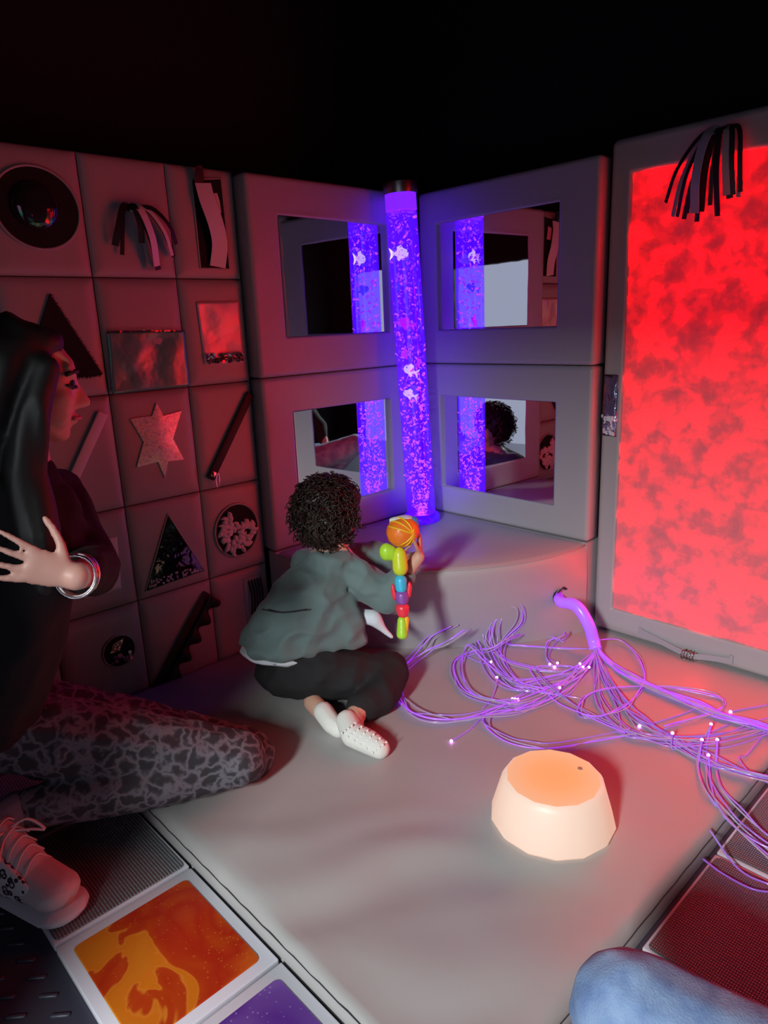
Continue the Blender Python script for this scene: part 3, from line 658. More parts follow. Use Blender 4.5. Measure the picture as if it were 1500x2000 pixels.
# ------------------------------------------------------------------ bubble tube with toy fish
TB0 = Vector((-.145, -.118, .411)); TB1 = Vector((-.178, -.083, 1.702)); ax = (TB1 - TB0).normalized()
TM = ax.to_track_quat('Z', 'Y').to_matrix().to_4x4(); TM.translation = TB0
bt = empty('bubble_tube', TM); tag(bt, 'tall violet-lit bubble tube standing in the corner', 'bubble tube')
VIOLET = (.075, .002, 1.)
lathe('base_ring', [(.074, 0), (.076, .012), (.070, .028), (.062, .034), (.060, .012), (.058, .004)], clear('base_plastic', (.6, .5, .95), .1, .15, glow=VIOLET, gs=1.2, gfac=.6), bt)  # glow imitates LED light shining through the base plastic
lathe('led_disc', [(0, .004), (.052, .004), (.052, .010), (0, .010)], mat('led_disc', (.5, .4, .9), .4, emis=VIOLET, es=14.), bt)
lathe('water_column', [(0, .014), (.0580, .014), (.0580, 1.185), (.056, 1.190), (0, 1.190)], clear('violet_glow_water', (.86, .82, .99), .0, .2, glow=VIOLET, gs=3.2, gfac=.25, fres=False), bt, 40)  # glow imitates LED light scattered in the water
lathe('air_gap_glow', [(.0580, 1.196), (.0580, 1.252), (.050, 1.252), (.050, 1.196), (.0580, 1.196)], mat('violet_air_glow', (.3, .2, .6), .4, emis=(.12, .006, 1.), es=2.), bt, 40)  # glowing ring imitates the lit air gap above the water
lathe('acrylic_wall', [(.0605, .004), (.0605, 1.255), (.0575, 1.255), (.0575, .004), (.0605, .004)], clear('acrylic', (.96, .95, 1.), .06, .05, fres=False), bt, 40)
lathe('steel_cap', [(0, 1.252), (.0625, 1.252), (.064, 1.256), (.064, 1.290), (.061, 1.294), (0, 1.296)], STEEL, bt, 40)
def flake(c, L, wd, q, bend):
    V = []; 
    for i in range(4):
        t = i / 3 - .5; a = t * bend
        p = Vector((math.sin(a) * L / max(bend, .2), 0, (1 - math.cos(a)) * L / max(bend, .2)))
        ww = wd * (1 - .9 * t * t)
        V += [c + q @ (p + Vector((0, -ww / 2, 0))), c + q @ (p + Vector((0, ww / 2, .0006))), c + q @ (p + Vector((0, 0, .0012)))]
    Fc = []
    for i in range(3):
        for k in range(3): k2 = (k + 1) % 3; Fc.append((i * 3 + k, i * 3 + k2, i * 3 + 3 + k2, i * 3 + 3 + k))
    Fc += [(2, 1, 0), (9, 10, 11)]; return V, Fc
groups = {0: [], 1: []}
for i in range(900):
    t = rnd.random(); z = .02 + 1.16 * (t ** 1.25); r = (.014 + .042 * min(1, z / .16)) * math.sqrt(rnd.random()); a = rnd.uniform(0, 2 * PI)
    q = Matrix.Rotation(rnd.uniform(0, 6.28), 3, 'Z') @ Matrix.Rotation(rnd.uniform(.5, 2.6), 3, 'X') @ Matrix.Rotation(rnd.uniform(0, 6.28), 3, 'Z')
    big = rnd.random() < .35
    L = rnd.uniform(.012, .020) if big else rnd.uniform(.008, .014); wd = rnd.uniform(.006, .011) if big else rnd.uniform(.0025, .005)
    groups[0 if z < .62 or rnd.random() < .35 else 1].append(flake(Vector((r * math.cos(a), r * math.sin(a), z)), L, wd, q, rnd.uniform(.6, 2.4)))
for i in range(70):   # froth at the water surface
    a = rnd.uniform(0, 2 * PI); r = rnd.uniform(.030, .051); groups[1].append(flake(Vector((r * math.cos(a), r * math.sin(a), 1.187 + rnd.uniform(-.006, .006))), .010, .004, Matrix.Rotation(a, 3, 'Z'), 1.5))
for g, cc, es in ((0, (.30, .035, 1.), 3.2), (1, (.13, .016, 1.), 2.4)):
    BM = mat('bubble_glint', (.7, .6, .9), .15, emis=cc, es=es)  # emission imitates LED light caught by the bubbles
    tag(mesh('bubbles', *merge(groups[g]), BM, bt, True), 'swarm of air bubbles given a violet glow', kind='stuff')
def fish(s, off, fwd_cam, colr, size, yaw, label, em):
    c = TB0 + ax * s + Vector((.72, -.69, 0)) * (off * .8) + Vector((-.69, -.72, 0)) * (fwd_cam * .55)
    e = empty('toy_fish', Matrix.Translation(c) @ Matrix.Rotation(yaw, 4, 'Z') @ Matrix.Rotation(rnd.uniform(-.5, .3), 4, 'Y')); tag(e, label, 'toy fish', 'toy fish in the bubble tube')
    M = mat('fish_plastic_glow', colr, .35, emis=em[0], es=em[1]); k = size  # emission makes the plain plastic fish look lit inside the tube
    organic('body', [hull(ball((.010 * k, 0, 0), (.016 * k, .007 * k, .012 * k)), ball((-.008 * k, 0, 0), (.010 * k, .004 * k, .007 * k)))], M, e, .0016 * k, 2)
    V = [(-.014 * k, 0, .001 * k), (-.032 * k, 0, .014 * k), (-.027 * k, 0, 0), (-.032 * k, 0, -.014 * k)]
    for nm_, V in (('tail', V), ('dorsal_fin', [(.012 * k, 0, .010 * k), (.004 * k, 0, .020 * k), (-.008 * k, 0, .016 * k), (-.008 * k, 0, .005 * k)]), ('belly_fin', [(.006 * k, 0, -.010 * k), (-.006 * k, 0, -.018 * k), (-.010 * k, 0, -.012 * k), (-.006 * k, 0, -.005 * k)])):
        W = [(a, .0008 * k, c_) for a, _, c_ in V] + [(a, -.0008 * k, c_) for a, _, c_ in V]
        mesh(nm_, W, [(0, 1, 2, 3), (7, 6, 5, 4)] + [(i, i + 4, (i + 1) % 4 + 4, (i + 1) % 4) for i in range(4)], M, e, False)
    for sgn in (-1, 1): lathe('eye', [(0, .0), (.0022 * k, 0), (.0016 * k, .0012 * k), (0, .0014 * k)], BLACKGLOSS, e, 8, (.020 * k, sgn * .0055 * k, .003 * k), (0, sgn, 0))
    return e
CREAM = (.85, .78, .62)
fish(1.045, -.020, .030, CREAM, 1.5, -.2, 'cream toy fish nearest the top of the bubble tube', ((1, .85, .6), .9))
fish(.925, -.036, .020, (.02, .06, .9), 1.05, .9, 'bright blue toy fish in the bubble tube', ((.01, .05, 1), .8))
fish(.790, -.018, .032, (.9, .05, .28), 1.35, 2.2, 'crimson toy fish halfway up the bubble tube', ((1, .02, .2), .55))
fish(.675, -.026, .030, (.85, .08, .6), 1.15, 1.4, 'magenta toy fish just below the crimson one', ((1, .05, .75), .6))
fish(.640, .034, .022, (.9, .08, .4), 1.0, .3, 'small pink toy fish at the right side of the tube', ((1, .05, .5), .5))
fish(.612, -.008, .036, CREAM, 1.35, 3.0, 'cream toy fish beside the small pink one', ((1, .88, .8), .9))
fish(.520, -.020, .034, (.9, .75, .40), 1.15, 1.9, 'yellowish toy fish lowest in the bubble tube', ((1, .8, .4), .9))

# ------------------------------------------------------------------ fibre-optic strands
GUIDE = {
    'sheath': [(-0.168,-0.801,0.235),(-0.173,-0.867,0.24),(-0.171,-0.912,0.19),(-0.154,-0.924,0.13),(-0.164,-0.941,0.1)],
    'right': [(-0.158,-0.947,0.1),(-0.181,-1.005,0.07),(-0.223,-1.092,0.07),(-0.246,-1.19,0.07),(-0.254,-1.307,0.07),(-0.257,-1.399,0.07),(-0.252,-1.522,0.07),(-0.269,-1.63,0.07)],
    'right2': [(-0.164,-0.941,0.1),(-0.214,-0.995,0.07),(-0.362,-1.132,0.07),(-0.428,-1.233,0.07),(-0.469,-1.344,0.07),(-0.496,-1.453,0.07),(-0.489,-1.541,0.07),(-0.447,-1.647,0.07)],
    'low': [(-0.167,-0.938,0.1),(-0.268,-1.016,0.07),(-0.411,-1.124,0.07),(-0.497,-1.237,0.07),(-0.504,-1.287,0.07),(-0.48,-1.349,0.07),(-0.397,-1.44,0.07),(-0.239,-1.518,0.07),(-0.112,-1.578,0.07)],
    'l1': [(-0.184,-0.918,0.1),(-0.189,-0.82,0.07),(-0.265,-0.719,0.07),(-0.282,-0.652,0.07),(-0.199,-0.614,0.07),(-0.081,-0.624,0.07),(-0.022,-0.666,0.07),(-0.064,-0.75,0.07),(-0.154,-0.796,0.09),(-0.184,-0.763,0.07),(-0.276,-0.813,0.07),(-0.323,-0.86,0.07)],
    'l2': [(-0.262,-0.945,0.09),(-0.37,-0.955,0.07),(-0.518,-0.938,0.07),(-0.654,-0.902,0.07),(-0.772,-0.869,0.07),(-0.833,-0.802,0.07),(-0.849,-0.711,0.07),(-0.802,-0.601,0.07),(-0.728,-0.532,0.07),(-0.594,-0.486,0.07),(-0.507,-0.493,0.12),(-0.478,-0.56,0.17)],
    'l3': [(-0.275,-0.958,0.09),(-0.409,-0.961,0.07),(-0.602,-0.959,0.07),(-0.725,-0.899,0.07),(-0.823,-0.824,0.07),(-0.849,-0.732,0.07),(-0.791,-0.613,0.07),(-0.688,-0.522,0.07),(-0.579,-0.534,0.1),(-0.533,-0.589,0.14),(-0.479,-0.625,0.18)],
    'l4': [(-0.288,-0.971,0.09),(-0.424,-0.97,0.07),(-0.583,-0.946,0.07),(-0.634,-0.857,0.07),(-0.639,-0.757,0.07),(-0.57,-0.654,0.07),(-0.492,-0.6,0.07),(-0.391,-0.609,0.07),(-0.395,-0.681,0.1),(-0.327,-0.697,0.12),(-0.133,-0.672,0.07),(-0.136,-0.785,0.07)],
    'l5': [(-0.308,-0.988,0.085),(-0.409,-0.961,0.07),(-0.491,-0.92,0.07),(-0.523,-0.873,0.07),(-0.486,-0.877,0.07),(-0.366,-0.933,0.07),(-0.294,-0.965,0.09)],
    'l6': [(-0.148,-0.931,0.12),(-0.016,-0.953,0.08),(-0.084,-1.057,0.07),(-0.202,-1.141,0.07),(-0.314,-1.174,0.07),(-0.42,-1.18,0.07),(-0.503,-1.152,0.07),(-0.526,-1.106,0.07),(-0.493,-1.078,0.07),(-0.42,-1.069,0.07),(-0.33,-1.097,0.07),(-0.22,-1.195,0.07),(-0.169,-1.31,0.07),(-0.171,-1.376,0.07),(-0.253,-1.382,0.07),(-0.43,-1.311,0.07)],
    'l7': [(-0.338,-0.992,0.08),(-0.488,-0.994,0.07),(-0.602,-0.959,0.07),(-0.677,-0.92,0.07),(-0.725,-0.909,0.07),(-0.761,-0.952,0.07),(-0.78,-1.026,0.07),(-0.762,-1.09,0.07),(-0.713,-1.148,0.07),(-0.617,-1.202,0.07),(-0.507,-1.265,0.07)],
    'l8': [(-0.505,-0.929,0.07),(-0.532,-0.85,0.07),(-0.489,-0.744,0.07),(-0.363,-0.592,0.09),(-0.368,-0.585,0.16),(-0.35,-0.606,0.21),(-0.347,-0.644,0.2),(-0.352,-0.636,0.12),(-0.378,-0.669,0.07),(-0.478,-0.809,0.07),(-0.494,-0.941,0.07),(-0.446,-1.04,0.07)],
    'l9': [(-0.278,-0.955,0.09),(-0.347,-0.902,0.07),(-0.385,-0.805,0.07),(-0.386,-0.719,0.07),(-0.368,-0.649,0.1),(-0.343,-0.647,0.17),(-0.3,-0.665,0.22),(-0.27,-0.699,0.22),(-0.266,-0.702,0.16),(-0.305,-0.658,0.09),(-0.392,-0.713,0.07),(-0.489,-0.848,0.07),(-0.47,-0.944,0.07)],
    'l10': [(-0.295,-0.975,0.085),(-0.394,-0.903,0.07),(-0.494,-0.842,0.07),(-0.466,-0.715,0.07),(-0.432,-0.608,0.09),(-0.437,-0.588,0.07),(-0.552,-0.674,0.07),(-0.64,-0.78,0.07),(-0.634,-0.857,0.07),(-0.586,-0.909,0.07)],
    't1': [(-0.526,-0.905,0.07),(-0.625,-0.89,0.07),(-0.703,-0.892,0.07),(-0.798,-0.911,0.07),(-0.878,-0.911,0.07)],
    't2': [(-0.685,-0.868,0.07),(-0.604,-0.844,0.07),(-0.533,-0.804,0.09)],
    't3': [(-0.322,-0.982,0.07),(-0.43,-1.011,0.07),(-0.47,-0.991,0.07),(-0.456,-0.988,0.09)],
    't4': [(-0.454,-0.614,0.07),(-0.456,-0.684,0.07),(-0.46,-0.724,0.09)],
    't5': [(-0.294,-0.965,0.09),(-0.294,-0.907,0.07),(-0.37,-0.836,0.07),(-0.422,-0.872,0.07),(-0.501,-1.002,0.07),(-0.516,-1.117,0.07),(-0.526,-1.245,0.07)],
    't6': [(-0.245,-1.349,0.07),(-0.234,-1.329,0.07),(-0.289,-1.322,0.07),(-0.402,-1.282,0.07),(-0.461,-1.253,0.07)],
    't7': [(-0.284,-1.43,0.07),(-0.378,-1.404,0.07),(-0.464,-1.385,0.07),(-0.505,-1.368,0.07),(-0.479,-1.355,0.1)],
    't8': [(-0.103,-1.472,0.07),(-0.165,-1.436,0.07),(-0.215,-1.408,0.07)],
    'e1': [(-0.367,-1.412,0.1),(-0.426,-1.426,0.07),(-0.536,-1.475,0.07),(-0.604,-1.523,0.07),(-0.669,-1.59,0.07),(-0.646,-1.631,0.03),(-0.672,-1.72,0.03)],
    'e2': [(-0.43,-1.454,0.1),(-0.5,-1.482,0.07),(-0.585,-1.528,0.07),(-0.611,-1.588,0.05),(-0.635,-1.655,0.03),(-0.632,-1.728,0.03)],
    'e3': [(-0.457,-1.425,0.1),(-0.531,-1.448,0.07),(-0.621,-1.505,0.07),(-0.663,-1.572,0.05),(-0.685,-1.661,0.03),(-0.711,-1.712,0.03)],
    'e4': [(-0.239,-1.518,0.07),(-0.401,-1.522,0.07),(-0.438,-1.516,0.07),(-0.478,-1.563,0.06),(-0.435,-1.624,0.03)],
    'e5': [(-0.799,-1.576,0.03),(-0.813,-1.627,0.03),(-0.813,-1.689,0.03),(-0.787,-1.736,0.03)],
    'e6': [(-0.751,-1.568,0.03),(-0.779,-1.641,0.03),(-0.78,-1.703,0.03),(-0.758,-1.746,0.03)],
    'e7': [(-0.499,-1.46,0.09),(-0.522,-1.474,0.07),(-0.627,-1.526,0.07),(-0.668,-1.58,0.05),(-0.672,-1.651,0.03),(-0.655,-1.715,0.03)],
}
fo = empty('fibre_optic_spray', None, tuple(HP)); tag(fo, 'spray of violet glowing fibre-optic strands spilling from the corner seat', 'fibre light')
FIBC = mat('fibre_clear', (.45, .40, .50), .15, emis=(.25, .03, 1.), es=.07, coat=.6); FIBC.cycles.emission_sampling = 'NONE'
FIB = mat('fibre_strand', (.32, .26, .42), .18, emis=(.30, .02, 1.), es=.34, coat=.5); FIB.cycles.emission_sampling = 'NONE'
FIBB = mat('fibre_bright', (.32, .22, .42), .25, emis=(.36, .02, 1.), es=.72)
TIP = mat('fibre_tip', (.9, .7, 1.), .2, emis=(.80, .22, 1.), es=7.)
def loc_(P): return [Vector(p) - HP for p in P]
sh = spline(GUIDE['sheath'], 8); sh = [HP - hn * .01] + sh
tube('sheath', loc_(sh), [.019] * 6 + [.021] * (len(sh) - 6), FIBB, fo, 14)
TIPV = ([x * .0045 for x in ICO], IF); tip_mesh = None
def strand(P, r, M=FIB, tip=False, n=9):
    S = loc_(spline(P, n)); o = mesh('strand', *tube_data(S, r, 5), M, fo)
    if tip:
        global tip_mesh
        if tip_mesh is None: t = mesh('strand_tip', *TIPV, TIP); tip_mesh = t.data
        else: t = bpy.data.objects.new('strand_tip', tip_mesh); col.objects.link(t)
        t.parent = o; t.location = S[-1]
def jit(P, a, z=.006):
    out = []; dx, dy = rnd.uniform(-a, a), rnd.uniform(-a, a)
    for i, p in enumerate(P):
        k = min(1, i / 2.)
        zz = p[2] + abs(rnd.uniform(0, z)) * k
        out.append((p[0] + k * (dx + rnd.uniform(-a, a) * .6), p[1] + k * (dy + rnd.uniform(-a, a) * .6), max(zz, .072 if p[1] > -1.572 and p[0] > -1.6 else .026)))
    return out
top = (GUIDE['sheath'][-2], GUIDE['sheath'][-1])
for key, cnt, a, M_, r in (('right', 16, .016, FIBB, .0024), ('right2', 8, .026, FIB, .0022), ('low', 7, .028, FIB, .0022)):
    for q in range(cnt):
        P = jit(GUIDE[key], a, .012); s_ = rnd.uniform(-.010, .010)
        P[0] = (P[0][0] + s_, P[0][1] + s_ * .6, P[0][2] + rnd.uniform(-.012, .012)); strand([top[0]] + P, r, FIBC if q % 3 == 2 else M_, q % 6 == 0)
for key in ('l1', 'l2', 'l3', 'l4', 'l5', 'l6', 'l7', 'l8', 'l9', 'l10', 't5'):
    for q in range(3):
        P = jit(GUIDE[key], .004 if q == 0 else .020, .010); P = ([top[0], top[1]] if P[0][2] > .08 or key in ('l7',) else []) + P
        strand(P, .0021, (FIBB, FIB, FIBC)[q], key in ('l1', 'l10', 'l5'))
for key in ('t1', 't2', 't3', 't4', 't6', 't7', 't8'): strand(GUIDE[key], .0023, FIB, True)
for key in ('e1', 'e2', 'e3', 'e4', 'e5', 'e6', 'e7'):
    for q in range(2 if key < 'e4' else 1):
        P = jit(GUIDE[key], .003 if q == 0 else .012, .006); strand(P, .0023, FIB if q == 0 else FIBC, False)
        if key in ('e1', 'e2', 'e3', 'e7') and q == 0: strand(list(reversed(GUIDE[key][:2])), .0026, FIBB, True)

# ------------------------------------------------------------------ glowing stool lamp
lampc = (-0.955, -1.289, .0665); la = empty('glow_stool', None, lampc); tag(la, 'warm white glowing drum lamp with faceted sides on the mat', 'lamp')
LS = mat('lamp_side', (.42, .38, .35), .45, emis=(1., .62, .45), es=.62)
LT = mat('lamp_top', (.35, .26, .20), .45, emis=(1., .40, .10), es=.8); nt = LT.node_tree
tc = nt.nodes.new('ShaderNodeTexCoord'); ln = nt.nodes.new('ShaderNodeVectorMath'); ln.operation = 'LENGTH'
sp = nt.nodes.new('ShaderNodeSeparateXYZ'); cb = nt.nodes.new('ShaderNodeCombineXYZ'); nt.links.new(tc.outputs['Object'], sp.inputs[0]); nt.links.new(sp.outputs[0], cb.inputs[0]); nt.links.new(sp.outputs[1], cb.inputs[1]); nt.links.new(cb.outputs[0], ln.inputs[0])
rr = ramp(nt, ln.outputs['Value'], [(0., (1., .30, .055)), (.045, (1., .32, .07)), (.085, (.86, .37, .15)), (.14, (.92, .45, .24))]); nt.links.new(rr.outputs[0], bsdf(LT).inputs['Emission Color'])
NS = 14; V = []; P_ = [(.134, .0), (.143, .012), (.118, .100), (.113, .110), (.106, .115)]
for r, z in P_: V += [(r * math.cos(2 * PI * k / NS + .2), r * math.sin(2 * PI * k / NS + .2), z) for k in range(NS)]
Fc = [tuple(reversed(range(NS)))] + [(i * NS + k, i * NS + (k + 1) % NS, (i + 1) * NS + (k + 1) % NS, (i + 1) * NS + k) for i in range(len(P_) - 1) for k in range(NS)]
mesh('side_shell', V, Fc, LS, la, True, 1.0)
mesh('top_disc', [(  .106 * math.cos(2 * PI * k / NS + .2),   .106 * math.sin(2 * PI * k / NS + .2), .115) for k in range(NS)] + [(0, 0, .117)], [(k, (k + 1) % NS, NS) for k in range(NS)], LT, la, True)
lathe('power_button', [(0,   .1160), (.006,   .1160), (.006, .1170), (0, .1175)], mat('button_grey', (.45, .3, .22), .5), la, 14, (.066, -.030, 0))

# ------------------------------------------------------------------ the child
SKIN_C = mat('child_skin', (.58, .33, .24), .55); HAIR_C = mat('dark_curly_hair', (.022, .010, .008), .5)
HOOD = mat('grey_green_jersey', (.125, .175, .175), .85, sheen=.15); PANT = mat('black_trousers', (.010, .009, .011), .85)
SHIRT = mat('white_cotton', (.62, .64, .70), .8); SOCK = mat('white_sock', (.72, .70, .66), .85, bump=(220., .4, .002))
ch = empty('person', None, (-.98, -.45, .066)); tag(ch, 'curly-haired small child in grey-green hoodie kneeling at the corner seat', 'person')
def P(o): o.location = o.location - ch.location if False else o.location; return o
FC = Vector((.985, -.06, -.14)); CB = frame_basis((.93, .37, 0)); HC = Vector((-0.8398, -0.4035, 0.6352))
hd, HPf, HB = head(HC, FC, (0, 0, 1), .80, .75, .92)
nk = Vector((-0.8601, -0.4252, 0.5236))
SR, ER, WR = Vector((-0.8367, -0.5021, 0.4501)), Vector((-0.7940, -0.5801, 0.3844)), Vector((-0.7369, -0.6684, 0.5218))
SL, EL, WL = Vector((-0.8660, -0.2797, 0.4415)), Vector((-0.6685, -0.4036, 0.4523)), Vector((-0.6504, -0.4825, 0.4377))
hipc = Vector((-1.015, -.395, .205))
bodyC = hd + limb((*(HC + Vector((.0, .0, -.05))), .05), (*nk, .042), (*(nk + Vector((-.03, .02, -.08))), .07), (*hipc, .09))
bodyC += limb((*nk, .04), (*SR, .036), (*ER, .028), (*WR, .019)) + limb((*nk, .04), (*SL, .036), (*EL, .028), (*WL, .019))
bodyC += hand(WR, (.18, .06, .95), (-.6, .5, 0), (-.7, -.6, .1), .66, .5, .12) + hand(WL, (.8, -.5, .2), (.2, -.9, -.3), (0, 0, 1), .6, .55, .08)
KR, AR = Vector((-.80, -.585, .135)), Vector((-1.02, -.665, .108)); KL, AL = Vector((-.84, -.33, .135)), Vector((-1.01, -.455, .108))
bodyC += limb((*(hipc + Vector((.03, -.07, -.01))), .06), (*KR, .042), (*AR, .030), (-1.0669, -0.7130, 0.0974, 0.028), (-1.0505, -0.8037, 0.0846, 0.024))
bodyC += limb((*(hipc + Vector((.03, .06, -.01))), .06), (*KL, .042), (*AL, .030), (-1.0504, -0.5122, 0.1078, 0.03), (-1.0643, -0.6192, 0.0893, 0.026))
body_o = organic('body', bodyC, SKIN_C, None, .0042, 4)
hood = [hull(ball((-1.045, -.365, .262), (.125, .150, .040), CB), ball((-.965, -.415, .42), (.095, .125, .05), CB)),
        hull(ball((-.965, -.415, .42), (.095, .125, .05), CB), ball((*(nk + Vector((-.025, .015, -.045))),), (.07, .095, .035), CB)),
        hull(ball((-.90, -.47, .26), (.06, .10, .035), CB), ball((-.93, -.43, .40), (.09, .11, .05), CB), ball((-1.03, -.37, .26), (.10, .13, .035), CB))]
hood += limb((*(nk + Vector((-.02, .0, -.05))), .06), (*SR, .060), (*ER, .050), (*(ER.lerp(WR, .55)), .036)) + limb((*(nk + Vector((-.02, .0, -.05))), .06), (*SL, .058), (*EL, .050), (*(EL.lerp(WL, .6)), .038))
hood += [hull(ball(nk + Vector((-.035, -.02, -.012)), (.05, .075, .026), CB), ball(nk + Vector((-.045, -.01, -.045)), (.05, .08, .03), CB))]
hoodie = organic('hoodie', hood, HOOD, None, .006, 5, (.0085, 9., (1.2, 1.2, 1.8)))
tube('pocket_seam', spline([(-1.1245, -0.3929, 0.4009), (-1.0952, -0.4498, 0.3975), (-1.0446, -0.5077, 0.4071)], 6), .0022, BLACK, hoodie)
undr = organic('undershirt', [hull(ball((-1.05, -.355, .232), (.110, .138, .022), CB), ball((-.96, -.42, .225), (.08, .10, .02), CB))] + limb((-0.8505, -0.4829, 0.3121, 0.03), (-0.8184, -0.5392, 0.3176, 0.026), (-0.8028, -0.5672, 0.2807, 0.013), (-0.7881, -0.5898, 0.2564, 0.007)), SHIRT, None, .006, 4, (.004, 12., (1, 1, 1)))
tr = limb((*hipc, .105), (*(hipc + Vector((.06, -.03, -.03))), .10)) + limb((*(hipc + Vector((.02, -.07, -.02))), .085), (-.86, -.57, .135, .070), (*KR, .068), (-.90, -.645, .118, .058), (*(KR.lerp(AR, .80)), .046))
tr += limb((*(hipc + Vector((.02, .07, -.02))), .085), (*KL, .065), (*(KL.lerp(AL, .85)), .046)) + [hull(ball((-1.03, -.40, .16), (.11, .14, .07), CB), ball((-.92, -.50, .15), (.10, .12, .075), CB), ball((-.86, -.56, .13), .06))]
trou = organic('trousers', tr, PANT, None, .006, 5, (.005, 8., (1.5, 1.5, 1.)))
sk1 = organic('sock', limb((-1.0554, -0.6748, 0.1151, 0.033), (-1.0734, -0.7205, 0.0988, 0.036), (-1.0621, -0.7755, 0.0935, 0.034), (-1.0570, -0.8107, 0.0877, 0.029)), SOCK, None, .0045, 5)
gd = []
for a in range(5):
    for b in range(6):
        c = Vector((-1.1090, -0.7156, 0.1182)).lerp(Vector((-1.0878, -0.8156, 0.0924)), b / 5) + (Vector((-1.0767, -0.7364, 0.1440)) - Vector((-1.1090, -0.7156, 0.1182))) * (a / 4.); gd.append(([c + x * .0034 for x in ICO], IF))
mesh('grip_dots', *merge(gd), mat('sock_dots', (.85, .84, .80), .4), sk1)
sk2 = organic('sock', limb((-1.0608, -0.5739, 0.1061, 0.031), (-1.0665, -0.6171, 0.0894, 0.03), (-1.0661, -0.6484, 0.0824, 0.026)), SOCK, None, .0045, 5)
# curls: a cap with many little ringlets
cap = [hull(ball(HC + HB @ Vector((-.026, 0, .022)), (.100, .096, .092), HB), ball(HC + HB @ Vector((-.045, 0, -.045)), (.074, .090, .060), HB)), hull(ball(HC + HB @ Vector((.030, 0, .060)), (.052, .066, .040), HB), ball(HC + HB @ Vector((-.01, 0, .06)), (.06, .07, .05), HB))]
hair = organic('curly_hair', cap, HAIR_C, None, .006, 3, (.008, 26., (1, 1, 1)))
curls = []
for q in range(800):
    d = Vector((rnd.gauss(0, 1), rnd.gauss(0, 1), rnd.gauss(.25, 1))).normalized(); dl = d   # in head space: x forward
    if dl.x > .45 and dl.z < .62: continue
    if dl.z < -.86: continue
    base = HC + HB @ Vector((-.026 + d.x * .100, d.y * .102, .008 + d.z * .104)); out = (HB @ d).normalized(); s1_ = out.orthogonal().normalized(); s2_ = out.cross(s1_); ph = rnd.uniform(0, 6.28); R_ = rnd.uniform(.006, .014); L = rnd.uniform(.008, .034); pth = []
    for k in range(13):
        t = k / 12; a = ph + t * rnd.choice((6.5, 7.5)); pth.append(base + out * (L * t) + (s1_ * math.cos(a) + s2_ * math.sin(a)) * R_ + Vector((0, 0, -.010 * t * t)))
    curls.append(tube_data(pth, [.0032 * (1 - .5 * k / 12) for k in range(13)], 4))
mesh('ringlets', *merge(curls), HAIR_C, hair)['kind'] = 'stuff'
eyes = []
for sgn in (-1, 1):
    e_ = lathe('eye', [(0, 0), (.009, .001), (.007, .004), (0, .0055)], BLACKGLOSS, None, 12, HPf(.081, sgn * .030, .008), HB @ Vector((1, sgn * .25, 0))); eyes.append(e_)
for o in [body_o, hoodie, undr, trou, sk1, sk2, hair] + eyes: o.parent = ch; o.matrix_parent_inverse = Matrix.Translation(-ch.location)

# ------------------------------------------------------------------ the toy the child swings
TOYP = Vector((-0.8028, -0.6644, 0.5191)); ty = empty('wiggle_toy', None, tuple(TOYP)); tag(ty, 'rainbow jointed plastic toy dangling from the child\'s hands', 'toy')
def plast(c): return mat('toy_plastic', c, .35)
OR, LG, YG, CY, RD, PU, YE, WH, BL = plast((.85, .19, .02)), plast((.42, .72, .04)), plast((.60, .66, .03)), plast((.05, .48, .75)), plast((.85, .04, .07)), plast((.25, .08, .38)), plast((.85, .55, .02)), plast((.75, .78, .75)), plast((.04, .20, .55))
def seg(name, hulls, M, vox=.004): return organic(name, [([v - TOYP for v in h[0]], h[1]) for h in hulls], M, ty, vox, 3)
DN = Vector((-0.8028, -0.6644, 0.5191)) - Vector((-0.7717, -0.6404, 0.6648)); rt = Vector((-0.6938, -0.7685, 0.5131)) - TOYP; pxm = rt.length / 100.; dn = DN.normalized(); rt.normalize()
def T(px, py, r, dx=0.): return TOYP + rt * ((px - 786) * pxm) + dn * ((py - 1100) * pxm)
def bb(px, py, rx, ry): return ball(T(px, py, 0), (rx * pxm, rx * pxm, ry * pxm))
seg('ball_segment', [hull(bb(783, 1040, 30, 30), bb(792, 1036, 28, 28))], OR)
for k in range(5): ring_p = ring('rib', ellipse(0, 0, .0445, .0445, 28), 0, .0025, YE, ty); ring_p.matrix_local = Matrix.Translation(T(786, 1038, 0) - TOYP) @ Matrix.Rotation(.5 + k * .45, 4, 'Y')
seg('side_knob', [hull(bb(755, 1078, 15, 19), bb(765, 1080, 13, 16))], LG)
seg('body_segment', [hull(bb(780, 1085, 15, 18), bb(782, 1110, 16, 16))], YG)
seg('link_segment', [hull(bb(783, 1132, 13, 10), bb(784, 1150, 12, 9))], CY)
seg('side_ring', [hull(bb(768, 1152, 5, 14), bb(771, 1166, 5, 8)), hull(bb(800, 1148, 5, 14), bb(798, 1162, 5, 8))], RD)
seg('link_segment', [hull(bb(785, 1160, 14, 9), bb(786, 1174, 13, 8))], PU)
seg('link_segment', [hull(bb(786, 1186, 14, 10), bb(787, 1198, 12, 9))], RD)
seg('tail_segment', [hull(bb(785, 1212, 9, 10), bb(786, 1240, 12, 9))], LG)
seg('tail_stripe', [hull(bb(794, 1210, 6, 8), bb(792, 1232, 6, 8))], YE)
seg('white_fin', [hull(bb(768, 1016, 9, 6), bb(792, 1012, 16, 6))], WH); seg('blue_fin', [hull(bb(808, 1014, 9, 6), bb(814, 1026, 6, 6))], BL)

